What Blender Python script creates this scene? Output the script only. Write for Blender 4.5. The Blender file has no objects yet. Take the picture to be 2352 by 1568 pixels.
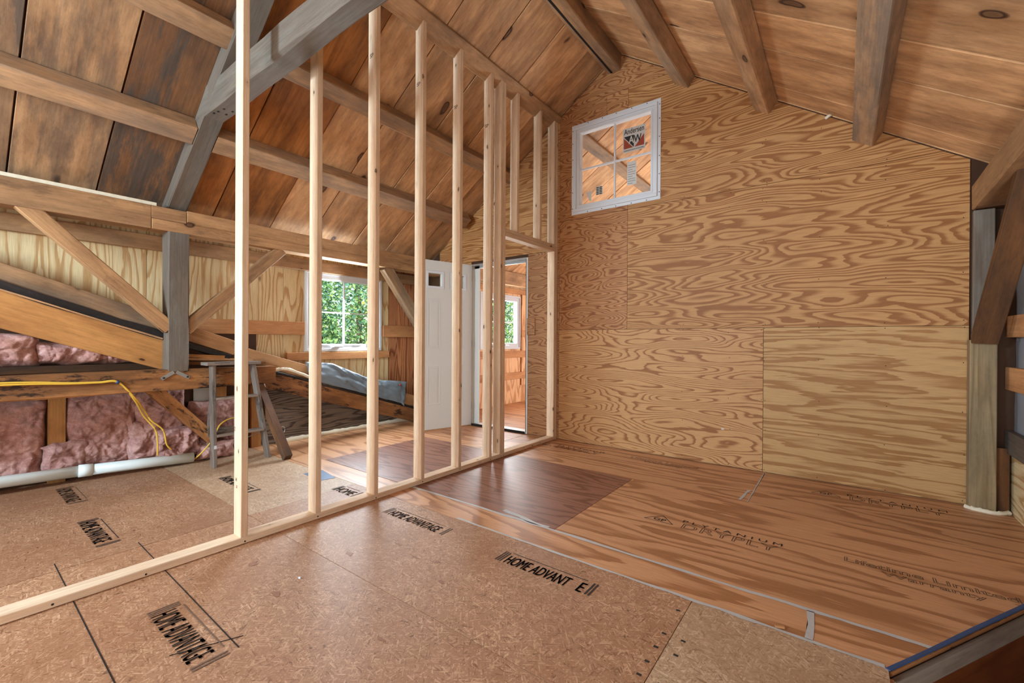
import bpy, math, random
from mathutils import Vector, Matrix, noise
R = random.Random(11)
S = bpy.context.scene
COL = S.collection

# ------------------------------------------------------------------ camera, sky, lamps, exposure
cam_d = bpy.data.cameras.new('camera')
cam_d.sensor_width = 36.0
cam_d.lens = 1007.07 / 2352 * 36.0
cam_d.clip_start = 0.02
cam_o = bpy.data.objects.new('camera', cam_d)
COL.objects.link(cam_o)
YAW, PITCH, ROLL, CH = .646522722, -.00181926608, .00575863, 1.10
_f = Vector((-math.sin(YAW) * math.cos(PITCH), math.cos(YAW) * math.cos(PITCH), math.sin(PITCH)))
_r0 = Vector((math.cos(YAW), math.sin(YAW), 0)); _u0 = _r0.cross(_f)
_r = _r0 * math.cos(ROLL) + _u0 * math.sin(ROLL); _u = -_r0 * math.sin(ROLL) + _u0 * math.cos(ROLL)
cam_o.matrix_world = Matrix(((_r.x, _u.x, -_f.x, 0), (_r.y, _u.y, -_f.y, 0), (_r.z, _u.z, -_f.z, CH), (0, 0, 0, 1)))
S.camera = cam_o

w = bpy.data.worlds.new('sky'); S.world = w; w.use_nodes = True
wn = w.node_tree
sky = wn.nodes.new('ShaderNodeTexSky'); sky.sky_type = 'NISHITA'; sky.sun_disc = False
sky.sun_elevation = math.radians(42); sky.sun_rotation = math.radians(150)
wn.links.new(sky.outputs[0], wn.nodes['Background'].inputs[0])
wn.nodes['Background'].inputs[1].default_value = 0.28

def lamp(name, kind, loc, target, energy, color, size=(1, 1), angle=None):
    d = bpy.data.lights.new(name, kind); d.energy = energy; d.color = color
    if kind == 'AREA':
        d.shape = 'RECTANGLE'; d.size, d.size_y = size
    if angle is not None: d.angle = angle
    o = bpy.data.objects.new(name, d); COL.objects.link(o)
    o.location = loc
    o.rotation_euler = (Vector(target) - Vector(loc)).to_track_quat('-Z', 'Y').to_euler()
    return o
DAY = (.80, .91, 1.0)
lamp('sun', 'SUN', (6, -8, 12), (-6, 6, 0), 9.0, (1, .95, .86), angle=.01)
lamp('daylight_gable_window', 'AREA', (-3.1, -2.62, 2.25), (-3.1, 4, 2.1), 230, (.62, .83, 1.0), (.7, .7))
lamp('fill_gable_opening', 'AREA', (-1.0, -2.62, 1.35), (-2.2, 3, 5.0), 80, (.93, .97, 1.0), (1.9, 2.0))  # added fill lamp; the opening behind it is made up
lamp('fill_right_side', 'AREA', (.84, -1.1, 1.35), (-4, 1.0, 3.4), 34, (.93, .97, 1.0), (1.3, 1.1))  # added fill from the right, no window in that wall
lamp('fill_stairwell_up', 'AREA', (.50, -.4, -1.3), (-1.2, 1.2, 3), 130, (.95, .97, 1.0), (.6, 2.2))  # added up-light in the stairwell to brighten the roof
lamp('daylight_left_window', 'AREA', (-4.93, 3.06, 1.42), (-2.2, .6, 0.3), 92, DAY, (.9, .8))
lamp('daylight_left_near_window', 'AREA', (-4.70, -1.2, 1.35), (-1.6, 1.5, 3.6), 22, DAY, (1.0, .9))
lamp('daylight_next_room_side', 'AREA', (-4.80, 5.85, 1.42), (-2.0, 5.85, 2.2), 110, (.96, .98, 1), (1.0, .85))
lamp('fill_next_room', 'AREA', (-1.2, 8.6, 1.2), (-3.2, 5, 3.0), 260, (.88, .94, 1), (1.6, 1.6))  # added lamp brightening the next room; its gable has no opening
S.view_settings.view_transform = 'Standard'
S.view_settings.look = 'None'
S.view_settings.gamma = 1.0
S.view_settings.use_curve_mapping = False
S.view_settings.exposure = 0.06
S.cycles.max_bounces = 7; S.cycles.diffuse_bounces = 4; S.cycles.glossy_bounces = 2

# ------------------------------------------------------------------ object helpers
WM = {}
def tag(o, label=None, cat=None, group=None, kind=None, **kw):
    if label: o['label'] = label
    if cat: o['category'] = cat
    if group: o['group'] = group
    if kind: o['kind'] = kind
    for k, v in kw.items(): o[k] = v
    return o

def place(o, wm, parent=None):
    WM[o.name] = wm
    if parent is not None:
        o.parent = parent
        o.matrix_basis = WM[parent.name].inverted() @ wm
    else:
        o.matrix_basis = wm
    return o

def obj(name, me, mat=None, wm=None, parent=None, **kw):
    o = bpy.data.objects.new(name, me); COL.objects.link(o)
    if mat is not None and not me.materials: me.materials.append(mat)
    place(o, wm or Matrix.Identity(4), parent)
    kw.setdefault('seed', R.uniform(0, 40)); kw.setdefault('tint', R.uniform(-.06, .06)); kw.setdefault('weather', 0.0)
    for k, v in kw.items(): o[k] = v
    return o

def thing(name, label, cat, loc=(0, 0, 0), group=None, kind=None):
    o = bpy.data.objects.new(name, None); COL.objects.link(o); o.empty_display_size = .1
    place(o, Matrix.Translation(loc)); return tag(o, label, cat, group, kind)

def mesh(name, v, f, smooth=False):
    m = bpy.data.meshes.new(name); m.from_pydata([tuple(p) for p in v], [], f); m.update()
    if smooth: m.polygons.foreach_set('use_smooth', [True] * len(m.polygons))
    return m

def frame(o, x, y):
    x = Vector(x).normalized(); y = Vector(y); y = (y - x * y.dot(x)).normalized(); z = x.cross(y)
    return Matrix(((x.x, y.x, z.x, o[0]), (x.y, y.y, z.y, o[1]), (x.z, y.z, z.z, o[2]), (0, 0, 0, 1)))

def beam(name, p0, p1, w, t, mat, parent=None, up=(0, 0, 1), ch=.004, cut0=0, cut1=0, seg=1, rough=0, taper=1, **kw):
    """timber along p0->p1 (centre line); w across, t along up; cut = slope of the end cut per unit of local z; edges chamfered"""
    p0, p1, up = Vector(p0), Vector(p1), Vector(up)
    x = (p1 - p0); L = x.length; x.normalize(); z = (up - x * up.dot(x)).normalized(); y = z.cross(x)
    v, f = [], []
    sd = R.uniform(0, 99)
    for i in range(seg + 1):
        s = i / seg; k = 1 + (taper - 1) * s
        a, b = w / 2 * k, t / 2 * k
        ring = [(-a + ch, -b), (a - ch, -b), (a, -b + ch), (a, b - ch), (a - ch, b), (-a + ch, b), (-a, b - ch), (-a, -b + ch)]
        for j, (yy, zz) in enumerate(ring):
            if rough:
                yy += rough * noise.noise((s * L * 2.1 + sd, j // 2 * 3.1, 0)); zz += rough * noise.noise((s * L * 2.1, j // 2 * 5.7, sd))
            xx = s * L + (cut0 * zz if i == 0 else 0) + (cut1 * zz if i == seg else 0)
            v.append((xx, yy, zz))
    for i in range(seg):
        for j in range(8):
            a, b = i * 8 + j, i * 8 + (j + 1) % 8
            f.append((a, b, b + 8, a + 8))
    f.append(tuple(range(7, -1, -1))); f.append(tuple(seg * 8 + j for j in range(8)))
    wm = Matrix(((x.x, y.x, z.x, p0.x), (x.y, y.y, z.y, p0.y), (x.z, y.z, z.z, p0.z), (0, 0, 0, 1)))
    return obj(name, mesh(name, v, f), mat, wm, parent, **kw)

def clip(poly, a, b, c):            # keep a*x+b*y <= c
    out = []
    for i in range(len(poly)):
        p, q = poly[i], poly[(i + 1) % len(poly)]
        dp, dq = a * p[0] + b * p[1] - c, a * q[0] + b * q[1] - c
        if dp <= 0: out.append(p)
        if (dp < 0 < dq) or (dq < 0 < dp):
            t = dp / (dp - dq); out.append((p[0] + (q[0] - p[0]) * t, p[1] + (q[1] - p[1]) * t))
    return out

def prism(polys, th, ch=0.0):
    """polygons in local xy: front at z=0, back at z=-th"""
    v, f = [], []
    for P in polys:
        n = len(P); b = len(v)
        area = sum(P[i][0] * P[(i + 1) % n][1] - P[(i + 1) % n][0] * P[i][1] for i in range(n))
        if area < 0: P = P[::-1]
        if ch:
            c = (sum(p[0] for p in P) / n, sum(p[1] for p in P) / n)
            I = [(p[0] - ch * (1 if p[0] > c[0] else -1), p[1] - ch * (1 if p[1] > c[1] else -1)) for p in P]
            v += [(x, y, 0) for x, y in I] + [(x, y, -ch) for x, y in P] + [(x, y, -th) for x, y in P]
            f.append(tuple(range(b, b + n)))
            for k in (0, n):
                for i in range(n):
                    j = (i + 1) % n; f.append((b + k + i, b + k + n + i, b + k + n + j, b + k + j))
            f.append(tuple(range(b + 3 * n - 1, b + 2 * n - 1, -1)))
        else:
            v += [(x, y, 0) for x, y in P] + [(x, y, -th) for x, y in P]
            f.append(tuple(range(b, b + n))); f.append(tuple(range(b + 2 * n - 1, b + n - 1, -1)))
            for i in range(n):
                j = (i + 1) % n; f.append((b + i, b + n + i, b + n + j, b + j))
    return v, f

def panel(name, o, xd, yd, polys, th, mat, parent=None, ch=0.0, **kw):
    v, f = prism(polys, th, ch)
    return obj(name, mesh(name, v, f), mat, frame(o, xd, yd), parent, **kw)

def rect(x0, x1, y0, y1): return [(x0, y0), (x1, y0), (x1, y1), (x0, y1)]

def boxes(name, bs, mat, wm=None, parent=None, ch=.0, **kw):
    v, f = [], []
    for (x0, x1, y0, y1, z0, z1) in bs:
        b = len(v)
        v += [(x, y, z) for z in (z0, z1) for y in (y0, y1) for x in (x0, x1)]
        f += [(b, b + 2, b + 3, b + 1), (b + 4, b + 5, b + 7, b + 6), (b, b + 1, b + 5, b + 4), (b + 2, b + 6, b + 7, b + 3), (b, b + 4, b + 6, b + 2), (b + 1, b + 3, b + 7, b + 5)]
    me = mesh(name, v, f)
    o = obj(name, me, mat, wm, parent, **kw)
    if ch:
        m = o.modifiers.new('bevel', 'BEVEL'); m.width = ch; m.segments = 2
    return o

def tube(name, pts, r, mat, parent=None, n=10, cap=True, rf=None, smooth=True, **kw):
    P = [Vector(p) for p in pts]; v, f = [], []
    up = Vector((0, 0, 1))
    for i, p in enumerate(P):
        d = (P[min(i + 1, len(P) - 1)] - P[max(i - 1, 0)]).normalized()
        a = d.cross(up if abs(d.z) < .9 else Vector((1, 0, 0))).normalized(); b = a.cross(d)
        for k in range(n):
            t = 2 * math.pi * k / n; rr = r * (rf(i, k) if rf else 1)
            v.append(p + a * math.cos(t) * rr + b * math.sin(t) * rr)
    for i in range(len(P) - 1):
        for k in range(n):
            f.append((i * n + k, i * n + (k + 1) % n, (i + 1) * n + (k + 1) % n, (i + 1) * n + k))
    if cap: f.append(tuple(range(n - 1, -1, -1))); f.append(tuple((len(P) - 1) * n + k for k in range(n)))
    me = mesh(name, v, f, smooth)
    return obj(name, me, mat, None, parent, **kw)

def smooth_path(pts, k=6):
    P = [Vector(p) for p in pts]; out = []
    for i in range(len(P) - 1):
        a, b, c, d = P[max(i - 1, 0)], P[i], P[i + 1], P[min(i + 2, len(P) - 1)]
        for j in range(k):
            t = j / k
            out.append(.5 * ((2 * b) + (c - a) * t + (2 * a - 5 * b + 4 * c - d) * t * t + (3 * b - a - 3 * c + d) * t ** 3))
    out.append(P[-1]); return out

# ------------------------------------------------------------------ materials
def new_mat(name):
    m = bpy.data.materials.new(name); m.use_nodes = True
    return m, m.node_tree, m.node_tree.nodes['Principled BSDF']

class G:
    """small node-graph writer"""
    def __init__(s, nt): s.nt = nt
    def n(s, t, **kw):
        x = s.nt.nodes.new(t)
        for k, v in kw.items(): setattr(x, k, v)
        return x
    def put(s, sock, v):
        if isinstance(v, bpy.types.NodeSocket): s.nt.links.new(v, sock)
        else: sock.default_value = v
    def m(s, op, a, b=0.0, c=None, clamp=False):
        x = s.n('ShaderNodeMath', operation=op, use_clamp=clamp); s.put(x.inputs[0], a); s.put(x.inputs[1], b)
        if c is not None: s.put(x.inputs[2], c)
        return x.outputs[0]
    def vm(s, op, a, b):
        x = s.n('ShaderNodeVectorMath', operation=op); s.put(x.inputs[0], a); s.put(x.inputs[1], b); return x.outputs[0]
    def noise(s, vec, scale=1.0, detail=2.0, rough=.5, dist=0.0, out=0):
        x = s.n('ShaderNodeTexNoise'); s.put(x.inputs['Vector'], vec); x.inputs['Scale'].default_value = scale
        x.inputs['Detail'].default_value = detail; x.inputs['Roughness'].default_value = rough; x.inputs['Distortion'].default_value = dist
        return x.outputs[out]
    def vor(s, vec, scale=1.0, feature='F1', rnd=1.0):
        x = s.n('ShaderNodeTexVoronoi', feature=feature); s.put(x.inputs['Vector'], vec); x.inputs['Scale'].default_value = scale
        x.inputs['Randomness'].default_value = rnd; return x
    def ramp(s, fac, stops, interp='LINEAR'):
        x = s.n('ShaderNodeValToRGB'); s.put(x.inputs[0], fac); e = x.color_ramp; e.interpolation = interp
        while len(e.elements) < len(stops): e.elements.new(.5)
        for el, (p, c) in zip(e.elements, stops):
            el.position = p; el.color = (c, c, c, 1) if isinstance(c, (int, float)) else (*c, 1)
        return x.outputs[0]
    def mix(s, fac, a, b, mode='MIX'):
        x = s.n('ShaderNodeMix', data_type='RGBA', blend_type=mode); s.put(x.inputs[0], fac)
        for k, v in ((6, a), (7, b)): s.put(x.inputs[k], (*v, 1) if isinstance(v, tuple) and len(v) == 3 else v)
        return x.outputs[2]
    def attr(s, name):
        x = s.n('ShaderNodeAttribute', attribute_type='OBJECT', attribute_name=name); return x.outputs['Fac']
    def coords(s):
        tc = s.n('ShaderNodeTexCoord').outputs['Object']; sd = s.attr('seed')
        c = s.n('ShaderNodeCombineXYZ')
        for k, mlt in enumerate((13.7, 7.13, 3.31)): s.put(c.inputs[k], s.m('MULTIPLY', sd, mlt))
        return s.vm('ADD', tc, c.outputs[0]), tc
    def fin(s, b, col, rough, bump=None, strength=.2, dist=.002, tint=True):
        if tint:
            t = s.m('ADD', s.attr('tint'), 1.0); cc = s.n('ShaderNodeCombineXYZ')
            for k in range(3): s.put(cc.inputs[k], t)
            col = s.mix(1.0, col, cc.outputs[0], 'MULTIPLY')
        hs = s.n('ShaderNodeHueSaturation'); hs.inputs['Saturation'].default_value = 1.0; s.put(hs.inputs['Color'], col); col = hs.outputs[0]
        s.put(b.inputs['Base Color'], col); s.put(b.inputs['Roughness'], rough)
        if bump is not None:
            x = s.n('ShaderNodeBump'); s.put(x.inputs['Height'], bump); x.inputs['Strength'].default_value = strength; x.inputs['Distance'].default_value = dist
            s.put(b.inputs['Normal'], x.outputs[0])

def srgb(r, g, b):
    c = lambda v: (v / 255 / 12.92) if v / 255 <= .04045 else ((v / 255 + .055) / 1.055) ** 2.4
    return (c(r), c(g), c(b))

def plywood(name, light, dark, sx=.75, sy=3.2, bands=10, edge=.42, rough=.55, jag=.5, knots=False, mottle=.25, spec=.3):
    m, nt, b = new_mat(name); g = G(nt); P, tc = g.coords()
    warp = g.noise(g.vm('MULTIPLY', P, (1.1, 2.2, 1)), 1.0, 3, .5, out=1)
    q = g.vm('ADD', g.vm('MULTIPLY', P, (sx, sy, sy)), g.vm('MULTIPLY', g.vm('SUBTRACT', warp, (.5, .5, .5)), (.35, .35, .35)))
    h = g.noise(q, 1.0, 1.2, .45)
    fine = g.noise(g.vm('MULTIPLY', P, (7, 130, 130)), 1.0, 3, .6)
    feather = g.noise(g.vm('MULTIPLY', P, (3.5, 42, 42)), 1.0, 2, .6)
    ph = g.m('ADD', g.m('MULTIPLY', h, bands), g.m('MULTIPLY', g.m('SUBTRACT', feather, .5), jag))
    fr = g.m('FRACT', ph)
    lw = g.ramp(fr, [(0, .05), (.05, 1), (edge * .6, .95), (edge, .25), (edge + .12, 0), (.93, 0), (1, .05)])
    col = g.mix(g.m('MULTIPLY', lw, .92), light, dark)
    lo = g.noise(g.vm('MULTIPLY', P, (.9, 1.6, 1)), 1.0, 3, .55)
    col = g.mix(g.m('MULTIPLY', g.m('SUBTRACT', lo, .35, clamp=True), mottle * 2), col, dark)
    gr = g.ramp(fine, [(.3, .80), (.7, 1.10)])
    col = g.mix(.8, col, gr, 'MULTIPLY')
    if knots:
        v = g.vor(g.vm('MULTIPLY', P, (2.4, 6, 6)), 1.0); pick = g.m('GREATER_THAN', g.n('ShaderNodeSeparateColor').outputs[0], 2)
        sc = g.n('ShaderNodeSeparateColor'); g.put(sc.inputs[0], v.outputs['Color'])
        k = g.m('MULTIPLY', g.ramp(v.outputs['Distance'], [(.0, 1), (.07, 1), (.13, 0)]), g.m('GREATER_THAN', sc.outputs[0], .72))
        col = g.mix(g.m('MULTIPLY', k, .8), col, tuple(c * .32 for c in dark))
    we = g.attr('weather')
    st = g.noise(g.vm('MULTIPLY', P, (1.3, 2.6, 2)), 1.0, 5, .62)
    col = g.mix(g.m('MULTIPLY', g.ramp(st, [(.36, 0), (.58, 1)]), we), col, srgb(88, 78, 70))
    b.inputs['Specular IOR Level'].default_value = spec
    g.fin(b, col, rough, fine, .12, .001)
    return m

def board(name, light, dark, gray=(104, 96, 88), rough=.7, knots=.62, sx=.55, sy=5, bands=5, contrast=.6, saw=0.0, stain=(88, 60, 40), bumps=.3, ks=1.0, grain=.75, patch=0.0, speck=.5):
    m, nt, b = new_mat(name); g = G(nt); P, tc = g.coords()
    h = g.noise(g.vm('MULTIPLY', P, (sx, sy, sy)), 1.0, 1.5, .5, .3)
    fine = g.noise(g.vm('MULTIPLY', P, (3.0, 90, 90)), 1.0, 4, .62)
    fr = g.m('FRACT', g.m('MULTIPLY', h, bands))
    lw = g.ramp(fr, [(0, .2), (.12, 1), (.5, .25), (.8, 0), (1, .2)])
    col = g.mix(g.m('MULTIPLY', lw, contrast), light, dark)
    blot = g.noise(g.vm('MULTIPLY', P, (1.8, 5.0, 5.0)), 1.0, 7, .68)
    col = g.mix(g.ramp(blot, [(.40, 0), (.68, .75)]), col, srgb(*stain))
    col = g.mix(grain, col, g.ramp(fine, [(.28, .74), (.72, 1.14)]), 'MULTIPLY')
    sp_ = g.noise(g.vm('MULTIPLY', P, (9, 26, 26)), 1.0, 5, .7)
    col = g.mix(speck, col, g.ramp(sp_, [(.3, .72), (.5, 1.0), (.75, 1.12)]), 'MULTIPLY')
    if knots < 1:
        wq = g.vm('ADD', g.vm('MULTIPLY', P, (1.7 * ks, 3.6 * ks, 3.6 * ks)), g.vm('MULTIPLY', g.noise(g.vm('MULTIPLY', P, (4 * ks, 4 * ks, 4 * ks)), 1.0, 2, .5, out=1), (.25, .25, .25)))
        v = g.vor(wq, 1.0); sc = g.n('ShaderNodeSeparateColor'); g.put(sc.inputs[0], v.outputs['Color'])
        on = g.m('GREATER_THAN', sc.outputs[0], knots)
        d = v.outputs['Distance']
        body = g.m('MULTIPLY', g.ramp(d, [(0, .75), (.085, .6), (.105, 1), (.125, .85), (.15, 0)]), on)
        halo = g.m('MULTIPLY', g.ramp(d, [(.1, .5), (.32, 0)]), on)
        col = g.mix(halo, col, tuple(c * .55 for c in dark))
        col = g.mix(body, col, srgb(62, 34, 18))
    we = g.attr('weather')
    wn_ = g.noise(g.vm('MULTIPLY', P, (1.0, 5.0, 5.0)), 1.0, 7, .68)
    wf = g.m('MULTIPLY', g.ramp(wn_, [(.40, 0), (.56, 1)]), g.m('MINIMUM', we, 1.0))
    wf = g.m('MAXIMUM', wf, g.m('SUBTRACT', g.m('MULTIPLY', we, 1.0), .45, clamp=True))
    col = g.mix(wf, col, g.mix(g.m('MULTIPLY', g.m('ADD', fine, g.noise(g.vm('MULTIPLY', P, (2.2, 8, 8)), 1.0, 5, .7)), .5), tuple(c * .12 for c in srgb(*gray)), tuple(min(1, c * 1.8) for c in srgb(*gray))))
    if patch:
        pn = g.noise(g.vm('MULTIPLY', P, (3.2, 11, 11)), 1.0, 7, .72)
        col = g.mix(g.m('MULTIPLY', g.ramp(pn, [(.55, 0), (.61, 1)]), patch), col, srgb(34, 26, 22))
    bm = fine
    if saw:
        wv = g.n('ShaderNodeTexWave', wave_type='BANDS', bands_direction='X'); g.put(wv.inputs['Vector'], g.vm('MULTIPLY', P, (1, .12, .12)))
        wv.inputs['Scale'].default_value = 42; wv.inputs['Distortion'].default_value = 1.2; wv.inputs['Detail'].default_value = 2
        col = g.mix(saw, col, g.ramp(wv.outputs['Fac'], [(0, .72), (1, 1.08)]), 'MULTIPLY')
    b.inputs['Specular IOR Level'].default_value = .25
    g.fin(b, col, rough, bm, bumps, .002)
    return m

def osb(name, light, mid, dark, rough=.55):
    m, nt, b = new_mat(name); g = G(nt); P, tc = g.coords()
    lay = []
    for k, (rot, s) in enumerate(((.12, (30, 190)), (.85, (36, 220)), (-.6, (33, 200)), (1.7, (42, 230)))):
        mp = g.n('ShaderNodeMapping'); g.put(mp.inputs['Vector'], P); mp.inputs['Rotation'].default_value = (0, 0, rot)
        mp.inputs['Location'].default_value = (k * 3.3, k, k)
        mq = g.vm('MULTIPLY', mp.outputs[0], (s[0], s[1], 1))
        wv = g.vm('ADD', mq, g.vm('MULTIPLY', g.noise(mq, .35, 2, .5, out=1), (1.6, 1.6, 0)))
        v = g.vor(wv, 1.0); sc = g.n('ShaderNodeSeparateColor'); g.put(sc.inputs[0], v.outputs['Color'])
        lay.append((sc.outputs[0], sc.outputs[1], v.outputs['Distance']))
    val, top = lay[0][0], lay[0][1]
    for a, p, _ in lay[1:]:
        gt = g.m('GREATER_THAN', p, top); top = g.m('MAXIMUM', p, top)
        mx = g.n('ShaderNodeMix', data_type='FLOAT'); g.put(mx.inputs[0], gt); g.put(mx.inputs[2], val); g.put(mx.inputs[3], a); val = mx.outputs[0]
    fine = g.noise(g.vm('MULTIPLY', P, (60, 60, 1)), 1.0, 4, .7)
    val = g.m('ADD', g.m('MULTIPLY', val, .72), g.m('MULTIPLY', fine, .28))
    col = g.ramp(val, [(.08, dark), (.30, mid), (.58, mid), (.92, light)])
    lo = g.noise(g.vm('MULTIPLY', P, (2.2, 2.2, 1)), 1.0, 4, .6)
    col = g.mix(g.ramp(lo, [(.38, 0), (.72, .65)]), col, (mid[0] * .74, mid[1] * .60, mid[2] * .50))
    dk = g.m('GREATER_THAN', g.noise(g.vm('MULTIPLY', P, (30, 30, 1)), 1.0, 3, .6), .70)
    col = g.mix(g.m('MULTIPLY', dk, .6), col, tuple(c * .45 for c in dark))
    b.inputs['Specular IOR Level'].default_value = .35
    g.fin(b, col, rough, val, .15, .001)
    return m

def plain(name, c, rough=.5, metal=0.0, mottle=0.0, scale=8, dark=.6, spec=.4, bump=0.0):
    m, nt, b = new_mat(name); g = G(nt); P, tc = g.coords()
    col = (*c, 1)
    nz = None
    if mottle:
        nz = g.noise(P, scale, 5, .6); col = g.mix(g.m('MULTIPLY', g.ramp(nz, [(.35, 0), (.7, 1)]), mottle), c, tuple(x * dark for x in c))
    b.inputs['Metallic'].default_value = metal; b.inputs['Specular IOR Level'].default_value = spec
    if isinstance(col, tuple):
        b.inputs['Base Color'].default_value = col; b.inputs['Roughness'].default_value = rough
    else: g.fin(b, col, rough, nz if bump else None, bump, .003)
    return m

M = {}
M['ply_wall'] = plywood('fir_plywood_wall', srgb(188, 140, 88), srgb(140, 87, 42), sx=.85, sy=5.6, bands=20, mottle=.12, jag=.5, edge=.52)
M['ply_wall_fine'] = plywood('fine_lined_fir_plywood', srgb(194, 148, 98), srgb(140, 88, 46), sx=.75, sy=4.6, bands=30, edge=.34, mottle=.1, jag=.6)
M['ply_wall_busy'] = plywood('fir_plywood_busy_grain', srgb(180, 130, 84), srgb(130, 78, 40), sx=1.9, sy=8, bands=18, jag=.7)
M['ply_wall_pale'] = plywood('pale_fir_plywood', srgb(222, 180, 126), srgb(182, 124, 72), sx=.5, sy=2.6, bands=10, mottle=.1)
M['ply_wall_yellow'] = plywood('yellow_pine_plywood', srgb(194, 154, 102), srgb(156, 108, 60), sx=.55, sy=6.5, bands=7, jag=1.2, mottle=.2, edge=.5)
M['ply_floor'] = plywood('floor_plywood', srgb(202, 150, 108), srgb(156, 104, 66), sx=.42, sy=3.4, bands=9, rough=.42, mottle=.2, spec=.4)
M['ply_floor_red'] = plywood('reddish_floor_plywood', srgb(148, 100, 78), srgb(112, 68, 50), sx=.6, sy=4.6, bands=11, rough=.42, mottle=.35, spec=.45)
M['ply_cream'] = plywood('cream_pine_plywood', srgb(220, 196, 150), srgb(186, 142, 92), sx=.45, sy=4.2, bands=15, edge=.36, knots=True, mottle=.1)
M['ply_red'] = plywood('red_fir_board', srgb(180, 122, 82), srgb(128, 72, 42), sx=.7, sy=6, bands=10, mottle=.1)
M['ply_gray'] = plywood('weathered_plywood', srgb(132, 118, 104), srgb(66, 58, 52), sx=.8, sy=8, bands=12, jag=1.0, mottle=.5, rough=.7)
M['ply_next'] = plywood('next_room_plywood', srgb(236, 186, 134), srgb(196, 136, 84), sx=.6, sy=4, bands=8, knots=True, mottle=.1)
M['roof'] = board('roof_board_pine', srgb(224, 174, 124), srgb(178, 122, 74), gray=(96, 84, 74), knots=.48, sy=5.0, sx=.5, contrast=.36, stain=(134, 92, 60), grain=.4, speck=.8, ks=1.15)
M['roof_saw'] = board('roof_board_sawn', srgb(196, 130, 70), srgb(150, 90, 42), gray=(96, 84, 74), knots=.9, saw=.5)
M['purlin'] = board('sawn_purlin_spruce', srgb(204, 160, 116), srgb(164, 122, 84), gray=(118, 108, 98), knots=.8, contrast=.45, stain=(116, 90, 68), ks=1.8, grain=.6, speck=.7)
M['timber'] = board('old_gray_timber', srgb(120, 98, 80), srgb(84, 66, 54), gray=(118, 110, 99), knots=.86, saw=.35, stain=(78, 66, 58), rough=.75)
M['timber_tan'] = board('tan_new_timber', srgb(196, 150, 104), srgb(156, 110, 70), gray=(84, 72, 62), knots=.78, contrast=.4, stain=(140, 102, 70), ks=1.6, patch=.25)
M['brown'] = board('dark_brown_plank', srgb(126, 82, 44), srgb(82, 50, 26), gray=(64, 54, 44), knots=.85, stain=(48, 32, 22))
M['orange'] = board('orange_spruce_rafter', srgb(192, 138, 80), srgb(164, 110, 60), gray=(60, 46, 36), knots=.7, contrast=.25, stain=(150, 98, 54), ks=2.2)
M['stained'] = board('water_stained_rafter', srgb(184, 128, 78), srgb(140, 90, 52), gray=(44, 30, 22), knots=.75, contrast=.5, stain=(112, 70, 40), ks=2, patch=.9)
M['stud'] = board('stud_lumber_spruce', srgb(234, 210, 180), srgb(216, 184, 148), gray=(150, 130, 112), knots=.86, sx=.35, sy=14, bands=5, contrast=.4, stain=(216, 178, 144), bumps=.15, ks=5.0, speck=.3)
M['treated'] = board('treated_post_lumber', srgb(164, 142, 106), srgb(126, 100, 66), gray=(118, 112, 96), knots=.9, sx=.3, sy=9, bands=7, contrast=.7, stain=(124, 110, 84))
M['girt_pine'] = board('pine_girt', srgb(206, 150, 100), srgb(176, 118, 72), gray=(110, 90, 74), knots=.8, contrast=.35, stain=(166, 112, 72))
M['osb'] = osb('brown_strand_board', srgb(212, 172, 136), srgb(166, 124, 92), srgb(112, 74, 50))
M['osb_pale'] = osb('pale_strand_board', srgb(216, 188, 156), srgb(176, 146, 116), srgb(120, 88, 62))
M['white'] = plain('white_vinyl', srgb(208, 210, 212), .4)
M['door'] = plain('white_door_paint', srgb(208, 206, 198), .45, mottle=.15, scale=3, dark=.85)
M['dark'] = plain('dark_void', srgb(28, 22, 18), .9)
M['back'] = plain('brown_backing', srgb(74, 50, 34), .9)
M['ink'] = plain('black_stamp_ink', srgb(44, 38, 36), .7)
M['ink_worn'] = plain('worn_stamp_ink', srgb(106, 84, 68), .7)
def wool(name):
    m, nt, b = new_mat(name); g = G(nt); P, tc = g.coords()
    sw = g.noise(g.vm('MULTIPLY', P, (7, 9, 9)), 1.0, 7, .72, 1.2)
    fb = g.noise(g.vm('MULTIPLY', P, (34, 34, 60)), 1.0, 5, .7, 1.2)
    hue = g.noise(g.vm('MULTIPLY', P, (3, 3, 3)), 1.0, 3, .6)
    col = g.ramp(sw, [(.30, srgb(132, 92, 86)), (.44, srgb(178, 134, 126)), (.58, srgb(202, 160, 152)), (.75, srgb(224, 194, 186))])  # lowest stop darkens the creases, shade mixed into the wool colour
    col = g.mix(g.ramp(hue, [(.45, 0), (.68, .55)]), col, srgb(182, 130, 104))
    col = g.mix(.8, col, g.ramp(fb, [(.3, .66), (.7, 1.12)]), 'MULTIPLY')
    b.inputs['Specular IOR Level'].default_value = .05
    g.fin(b, col, .95, g.m('ADD', sw, g.m('MULTIPLY', fb, .5)), .75, .012)
    return m
M['pink'] = wool('pink_glass_wool')
M['pvc'] = plain('white_drain_pipe', srgb(226, 236, 232), .35, mottle=.3, scale=6, dark=.7)
M['yellow'] = plain('yellow_cable', srgb(226, 186, 72), .45)
M['steel'] = plain('galvanised_steel', srgb(190, 196, 196), .35, metal=.8)
M['black'] = plain('black_roofing_tar', srgb(22, 20, 20), .45, mottle=.6, scale=30, dark=2.5, spec=.5, bump=.6)
M['foam'] = plain('cream_spray_foam', srgb(232, 222, 196), .8, mottle=.5, scale=26, dark=.72, bump=.4)
M['tarp'] = plain('gray_blue_tarp', srgb(112, 124, 132), .55, mottle=.25, scale=5, dark=.8)
M['red'] = plain('red_washer', srgb(150, 52, 40), .5)
M['blue'] = plain('blue_membrane', srgb(52, 78, 120), .5, mottle=.4, scale=20)
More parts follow.
